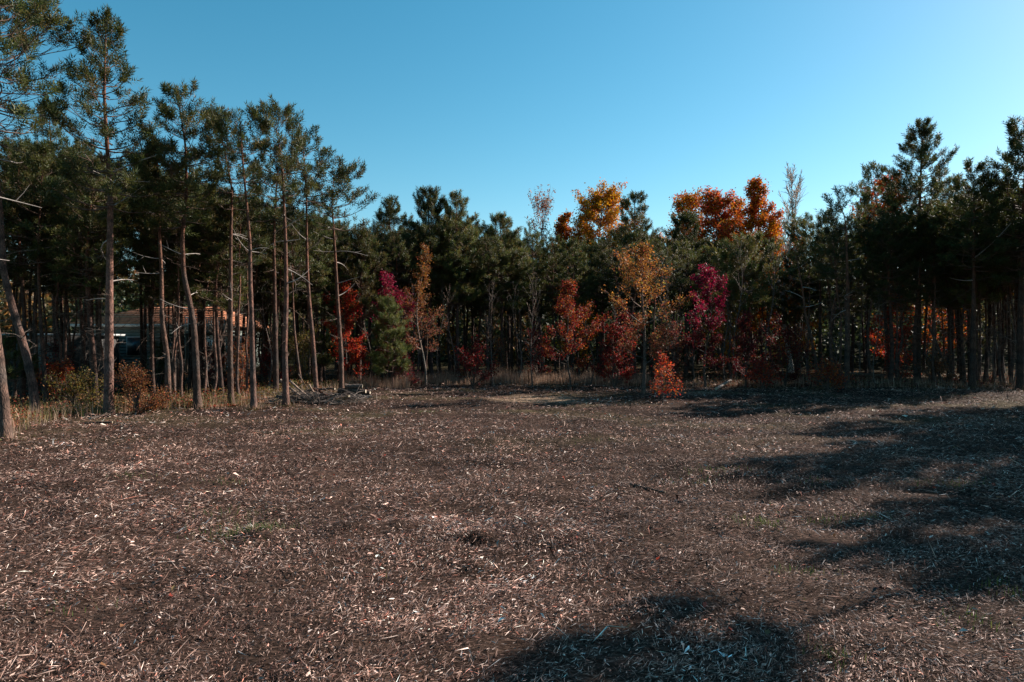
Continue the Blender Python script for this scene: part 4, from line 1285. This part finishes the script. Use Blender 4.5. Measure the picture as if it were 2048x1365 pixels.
# ------------------------------------------------------------------ wood chips over the field
def chips():
    rng = np.random.default_rng(404)
    PX, PY, SZ = [], [], []
    for y0, y1, dens, s in ((2.6, 5.5, 5200, .8), (5.5, 8, 3200, .92), (8, 12, 1450, 1.14), (12, 18, 540, 1.45), (18, 31.5, 150, 1.95)):
        A = .9 * (y1 * y1 - y0 * y0) + 1.5 * (y1 - y0)
        n = int(A * dens)
        y = np.sqrt(rng.uniform(y0 * y0, y1 * y1, n))
        PX.append(rng.uniform(-1, 1, n) * (.9 * y + .75))
        PY.append(y)
        SZ.append(np.full(n, s))
    x, y, s = np.concatenate(PX), np.concatenate(PY), np.concatenate(SZ)
    ok = (in_wood(x, y) < rng.uniform(.1, .9, len(x))) & (sand_mask(x, y) < rng.uniform(.0, 1.3, len(x)))
    ok &= (vnoise(x * 1.3, y * 1.6, 21) * .6 + vnoise(x * 4, y * 5, 22) * .4) > rng.uniform(0.0, .60, len(x))
    x, y, s = x[ok], y[ok], s[ok]
    n = len(x)
    fib = rng.random(n) < .74
    big = (~fib) & (rng.random(n) < .03)
    L = np.where(fib, rng.lognormal(-2.85, .48, n), rng.lognormal(-3.5, .40, n)) * s * np.where(big, 1.6, 1)
    L = np.where(fib & (rng.random(n) < .02), np.minimum(L * 2.6, .38), L)
    wd = np.where(fib, rng.uniform(.0022, .0060, n) * s ** 1.3, L * rng.uniform(.14, .34, n))
    yaw0 = vnoise(x * .5, y * .5, 23) * 6.0
    yaw = np.where(rng.random(n) < .55, yaw0 + rng.normal(0, .55, n), rng.uniform(0, 2 * PI, n))
    pit = rng.normal(.0, .26, n)
    rol = rng.normal(0, .5, n)
    d = np.stack([np.cos(yaw) * np.cos(pit), np.sin(yaw) * np.cos(pit), np.sin(pit)], -1)
    a = norm(np.cross(np.array([0, 0, 1.0]), d))
    up = np.cross(d, a)
    a = a * np.cos(rol)[:, None] + up * np.sin(rol)[:, None]
    up = np.cross(d, a)
    clump = np.clip(vnoise(x * 3.1, y * 3.1, 24) * 1.5 - .55, 0, 1) * .05
    c = np.stack([x, y, gz(x, y) + .004 + np.abs(np.sin(pit)) * L * .42 + rng.exponential(.010, n) + clump * rng.random(n)], -1)
    bow = (rng.normal(0, .13, n) * L)[:, None]
    h, w2 = (L / 2)[:, None], (wd / 2)[:, None]
    sk = (rng.uniform(-.35, .35, n))[:, None] * w2
    pal = np.array([(.026, .016, .012), (.048, .027, .020), (.092, .052, .036), (.15, .092, .066), (.235, .16, .12), (.36, .27, .21), (.58, .49, .40)])
    pr = np.array([.15, .17, .20, .18, .15, .11, .04])
    ci = rng.choice(7, n, p=pr / pr.sum())
    col = pal[ci] * rng.uniform(.75, 1.25, n)[:, None]
    col *= (.80 + 1.7 * vnoise(x * .45 + 3, y * .55, 25) * vnoise(x * 1.7, y * 2.1, 26))[:, None]
    col *= np.array([1.16, 1.03, 1.06])
    red = rng.random(n) < .06
    col[red] = col[red] * np.array([1.35, .8, .7])
    m = MB()
    f = np.nonzero(fib)[0]
    v = np.stack([c - d * h, c - d * h * .1 + a * w2 + up * bow, c + d * h * .1 - a * w2 + up * bow, c + d * h], 1)[f]
    k = np.arange(len(f))[:, None] * 4
    m.add(v.reshape(-1, 3), np.concatenate([k + np.array([0, 2, 1]), k + np.array([1, 2, 3])]), np.repeat(col[f], 4, axis=0))
    f = np.nonzero(~fib)[0]
    v = np.stack([c - d * h - a * w2 * .2, c - d * h * .45 + a * w2 + sk * d + up * bow, c + d * h * .4 - a * w2 + up * bow, c + d * h + a * w2 * .3], 1)[f]
    k = np.arange(len(f))[:, None] * 4
    m.add(v.reshape(-1, 3), np.concatenate([k + np.array([0, 2, 1]), k + np.array([1, 2, 3])]), np.repeat(col[f], 4, axis=0))
    o = m.build('wood_chips', M_CHIP)
    o['kind'] = 'stuff'
    print('chips', n)


chips()


# ------------------------------------------------------------------ grass, dry grass, undergrowth, litter
def blades(mb, x, y, h, w, pal, rng, lean=.35, z0=None):
    n = len(x)
    yaw = rng.uniform(0, 2 * PI, n)
    d = np.stack([np.cos(yaw), np.sin(yaw), np.zeros(n)], -1)
    s = np.stack([-d[:, 1], d[:, 0], np.zeros(n)], -1) * (w / 2)[:, None]
    b = np.stack([x, y, gz(x, y) if z0 is None else z0], -1)
    ln = (rng.uniform(0, 1, n) ** 1.3 * lean * h)[:, None]
    m = b + np.array([0, 0, 1]) * (h * .55)[:, None] + d * ln * .35
    t = b + np.array([0, 0, 1]) * h[:, None] + d * ln
    v = np.stack([b - s, b + s, m - s * .7, m + s * .7, t], 1)
    k = np.arange(n)[:, None] * 5
    tr = np.concatenate([k + np.array(q) for q in ([0, 1, 3], [0, 3, 2], [2, 3, 4])])
    c = np.asarray(pal, float)[rng.integers(0, len(pal), n)] * rng.uniform(.7, 1.3, n)[:, None]
    mb.add(v.reshape(-1, 3), tr, np.repeat(c, 5, axis=0))


def cards(mb, p, size, pal, rng, flat=.0):
    n = len(p)
    nrm = norm(rng.normal(0, 1, (n, 3)) + np.array([0, 0, flat]))
    ax = norm(np.cross(nrm, rng.normal(0, 1, (n, 3))))
    b = np.cross(nrm, ax)
    L = (size * rng.uniform(.6, 1.4, n))[:, None]
    f = nrm * L * rng.uniform(-.1, .2, n)[:, None]
    v = np.stack([p - ax * L * .5, p + b * L * .32 + f, p + ax * L * .5, p - b * L * .32 + f], 1)
    k = np.arange(n)[:, None] * 4
    tr = np.concatenate([k + np.array([0, 1, 2]), k + np.array([0, 2, 3])])
    c = np.asarray(pal, float)[rng.integers(0, len(pal), n)] * rng.uniform(.6, 1.4, n)[:, None]
    mb.add(v.reshape(-1, 3), tr, np.repeat(c, 4, axis=0))


rng = np.random.default_rng(606)
m = MB()
GREENS = [(.06, .095, .02), (.08, .115, .025), (.05, .075, .02), (.13, .13, .04)]
for px, py, sx, sy, n in ((492, 1062, .22, .16, 520), (470, 1030, .25, .10, 160), (505, 1070, .12, .06, 260), (860, 826, .35, .22, 420), (265, 962, .14, .10, 120), (450, 965, .14, .09, 120), (1520, 1048, .14, .10, 220), (1640, 1042, .12, .06, 90), (1738, 1040, .12, .07, 130), (1890, 975, .25, .15, 260),
                          (1430, 945, .3, .15, 160), (1400, 960, .2, .12, 90), (560, 1055, .2, .1, 50), (1600, 1150, .10, .06, 80), (1950, 1240, .10, .08, 80), (2030, 1180, .15, .1, 200), (1660, 1320, .07, .05, 70), (640, 860, .6, .3, 160), (160, 1215, .2, .08, 40), (1180, 880, .3, .2, 60), (1640, 970, .3, .2, 60)):
    x, y = px_ground(px, py)
    n = int(n * .7)
    xs, ys = rng.normal(x, sx * 1.25, n), rng.normal(y, sy * 1.25, n)
    blades(m, xs, ys, rng.uniform(.02, .085, n), rng.uniform(.004, .009, n), GREENS, rng, .9)
n = 1800
xs, ys = rng.uniform(-12, 14, n), np.sqrt(rng.uniform(25, 700, n))
ok = (vnoise(xs * .7, ys * .9, 31) > .66) & (in_wood(xs, ys) < .2)
blades(m, xs[ok], ys[ok], rng.uniform(.02, .07, ok.sum()), rng.uniform(.005, .010, ok.sum()), GREENS + [(.14, .13, .04)], rng, .9)
o = m.build('grass', M_WEED)
o['kind'] = 'stuff'

m = MB()
DRY = [(.40, .25, .175), (.30, .185, .125), (.48, .33, .23), (.24, .14, .09)]
for px0, px1, Y0, Y1, n, hh in ((985, 1190, 31.0, 33.5, 5200, .62), (815, 1000, 31.0, 33.5, 3000, .5), (1190, 1300, 30.2, 32.5, 1400, .5), (1300, 1700, 29.3, 31.5, 2200, .4), (690, 820, 28.5, 31.0, 1600, .45), (1700, 2048, 28.8, 31, 1500, .35)):
    Y = rng.uniform(Y0, Y1, n)
    p = rng.uniform(px0, px1, n)
    xs = (p - 1024) / F * Y
    blades(m, xs, Y, hh * (.3 + 1.3 * vnoise(xs * 1.6, Y * 1.6, 61)) * rng.uniform(.35, 1.2, n), rng.uniform(.008, .016, n), DRY, rng, .35)
o = m.build('dry_grass', M_WEED)
o['kind'] = 'stuff'

# weeds and low growth under the left row and along the wood edges
m = MB()
UND = [(.17, .09, .03), (.09, .085, .022), (.24, .10, .035), (.24, .065, .025), (.26, .04, .022), (.085, .075, .02), (.26, .13, .06)]
n = 40000
ys = rng.uniform(13.5, 31, n)
dx = rng.exponential(1.7, n)
xs = left_edge(ys) - .25 - dx
hump = .08 + .45 * np.clip(vnoise(xs * 1.1, ys * 1.1, 41) * 1.6 - .45, 0, 1)
zz = rng.uniform(0, 1, n) ** 1.5 * hump * np.clip(.25 + dx, 0, 1)
kind = vnoise(xs * .6, ys * .6, 42)
for lo, hi, pal in ((0, .38, UND[:3] + UND[5:6]), (.38, .62, UND[2:5] + UND[6:]), (.62, 1.01, UND[:2] + UND[4:])):
    i = (kind >= lo) & (kind < hi)
    cards(m, np.stack([xs[i], ys[i], gz(xs[i], ys[i]) + .02 + zz[i]], -1), np.full(i.sum(), .065), pal, rng)
n = 15000
p = rng.uniform(680, 2100, n)
Y = back_edge((p - 1024) / F * 30) + .4 + rng.exponential(1.6, n)
xs = (p - 1024) / F * Y
hump = .08 + .45 * np.clip(vnoise(xs * 1.1, Y * 1.1, 43) * 1.6 - .5, 0, 1)
cards(m, np.stack([xs, Y, gz(xs, Y) + .02 + rng.uniform(0, 1, n) ** 1.4 * hump], -1), np.full(n, .085), [(.12, .035, .02), (.08, .05, .025), (.05, .05, .018), (.10, .015, .018), (.15, .07, .03)], rng)
n = 5200
ys = rng.uniform(13.5, 29, n)
xs = left_edge(ys) - rng.exponential(1.4, n) + .15
blades(m, xs, ys, rng.uniform(.08, .5, n), rng.uniform(.006, .012, n), DRY + [(.15, .14, .04), (.10, .11, .03)], rng, .5)
for fx, fy in used_xy[:24]:
    n = 150
    a, r = rng.uniform(0, 6.28, n), .10 + rng.exponential(.16, n)
    xs, ys = fx + r * np.cos(a), fy + r * np.sin(a)
    cards(m, np.stack([xs, ys, gz(xs, ys) + .10 * np.exp(-r / .16) * rng.random(n) + .015], -1), np.full(n, .05), [(.13, .07, .035), (.18, .10, .05), (.09, .05, .03), (.10, .09, .03)], rng, 1.0)
    blades(m, xs[:70], ys[:70], rng.uniform(.05, .26, 70), rng.uniform(.006, .011, 70), DRY + [(.12, .12, .03)], rng, .6)
o = m.build('undergrowth', M_WEED)
o['kind'] = 'stuff'

m = MB()
n = 16000
ys = np.sqrt(rng.uniform(14 ** 2, 46 ** 2, n))
xs = rng.uniform(-.85, .85, n) * ys
ok = in_wood(xs, ys) > .6
xs, ys = xs[ok], ys[ok]
cards(m, np.stack([xs, ys, gz(xs, ys) + rng.uniform(.01, .05, len(xs))], -1), np.full(len(xs), .10), [(.20, .09, .04), (.28, .14, .06), (.14, .05, .03), (.25, .05, .025)], rng, 2.0)
n = 700
ys = np.sqrt(rng.uniform(4 ** 2, 30 ** 2, n))
xs = rng.uniform(-.8, .8, n) * ys
ok = in_wood(xs, ys) < .2
xs, ys = xs[ok], ys[ok]
cards(m, np.stack([xs, ys, gz(xs, ys) + rng.uniform(.015, .04, len(xs))], -1), np.full(len(xs), .05), [(.20, .09, .04), (.30, .05, .03), (.25, .16, .07)], rng, 2.0)
o = m.build('fallen_leaves', M_WEED)
o['kind'] = 'stuff'

# the far-off wood that closes the view between the trunks
m = MB()
n = 72000
ang = rng.uniform(-.80, .80, n)
Y = np.where(ang > .3, 49, 56) + 34 * rng.random(n) ** 1.3
xs = np.tan(ang) * Y
top = 2.6 + 3.4 * vnoise(xs * .16, Y * .14, 51) + 1.6 * vnoise(xs * .6, Y * .5, 52)
zz = rng.uniform(0, 1, n) * top
kind = vnoise(xs * .12 + 5, Y * .1, 53)
for lo, hi, pal in ((0, .55, [(.045, .06, .02), (.035, .05, .02), (.06, .065, .022)]), (.55, .72, [(.07, .07, .025), (.14, .10, .03)]), (.72, 1.01, [(.22, .09, .025), (.30, .14, .03), (.12, .07, .03)])):
    i = (kind >= lo) & (kind < hi)
    cards(m, np.stack([xs[i], Y[i], zz[i] + gz(xs[i], Y[i])], -1), np.full(i.sum(), .48), pal, rng)
k = 260
xs = np.tan(rng.uniform(-.80, .80, k)) * 66
Y = rng.uniform(58, 74, k)
P = np.stack([np.stack([xs, Y, np.full(k, -.2)], -1), np.stack([xs + rng.normal(0, .3, k), Y, rng.uniform(5, 8.5, k)], -1)], 1)
tubes(m, P, np.array([[.12, .05]]) * np.ones((k, 1)), 5, np.array((.10, .08, .065)))
o = m.build('distant_woods', M_WEED)
o['kind'] = 'stuff'

# trees of the nearest ranks that share a label are told apart by their order along the wood edge
same = {}
for o in bpy.data.objects:
    if o.parent is None and o.get('label') and o.get('group') and ('front rank' in o['label'] or 'nearest the field' in o['label'] or o['label'].startswith('leafless thin sapling')):
        same.setdefault(o['label'], []).append(o)
NUM = ['', '', 'two', 'three', 'four', 'five', 'six', 'seven', 'eight', 'nine']
ORD = ['', 'second', 'third', 'fourth', 'fifth', 'sixth', 'seventh', 'eighth']
for lab, os_ in same.items():
    n = len(os_)
    if not 1 < n < 9:
        continue
    os_.sort(key=lambda o: o.location.x / o.location.y)
    plural = lab.replace('slim pine', 'slim pines').replace('crooked pine', 'crooked pines').replace('thin sapling', 'thin saplings')
    for k, o in enumerate(os_):
        w = 'leftmost' if k == 0 else ('rightmost' if k == n - 1 else ORD[k] + ' from the left')
        new = w + ' of the ' + NUM[n] + ' ' + plural
        if len(new.split()) <= 16:
            o['label'] = new
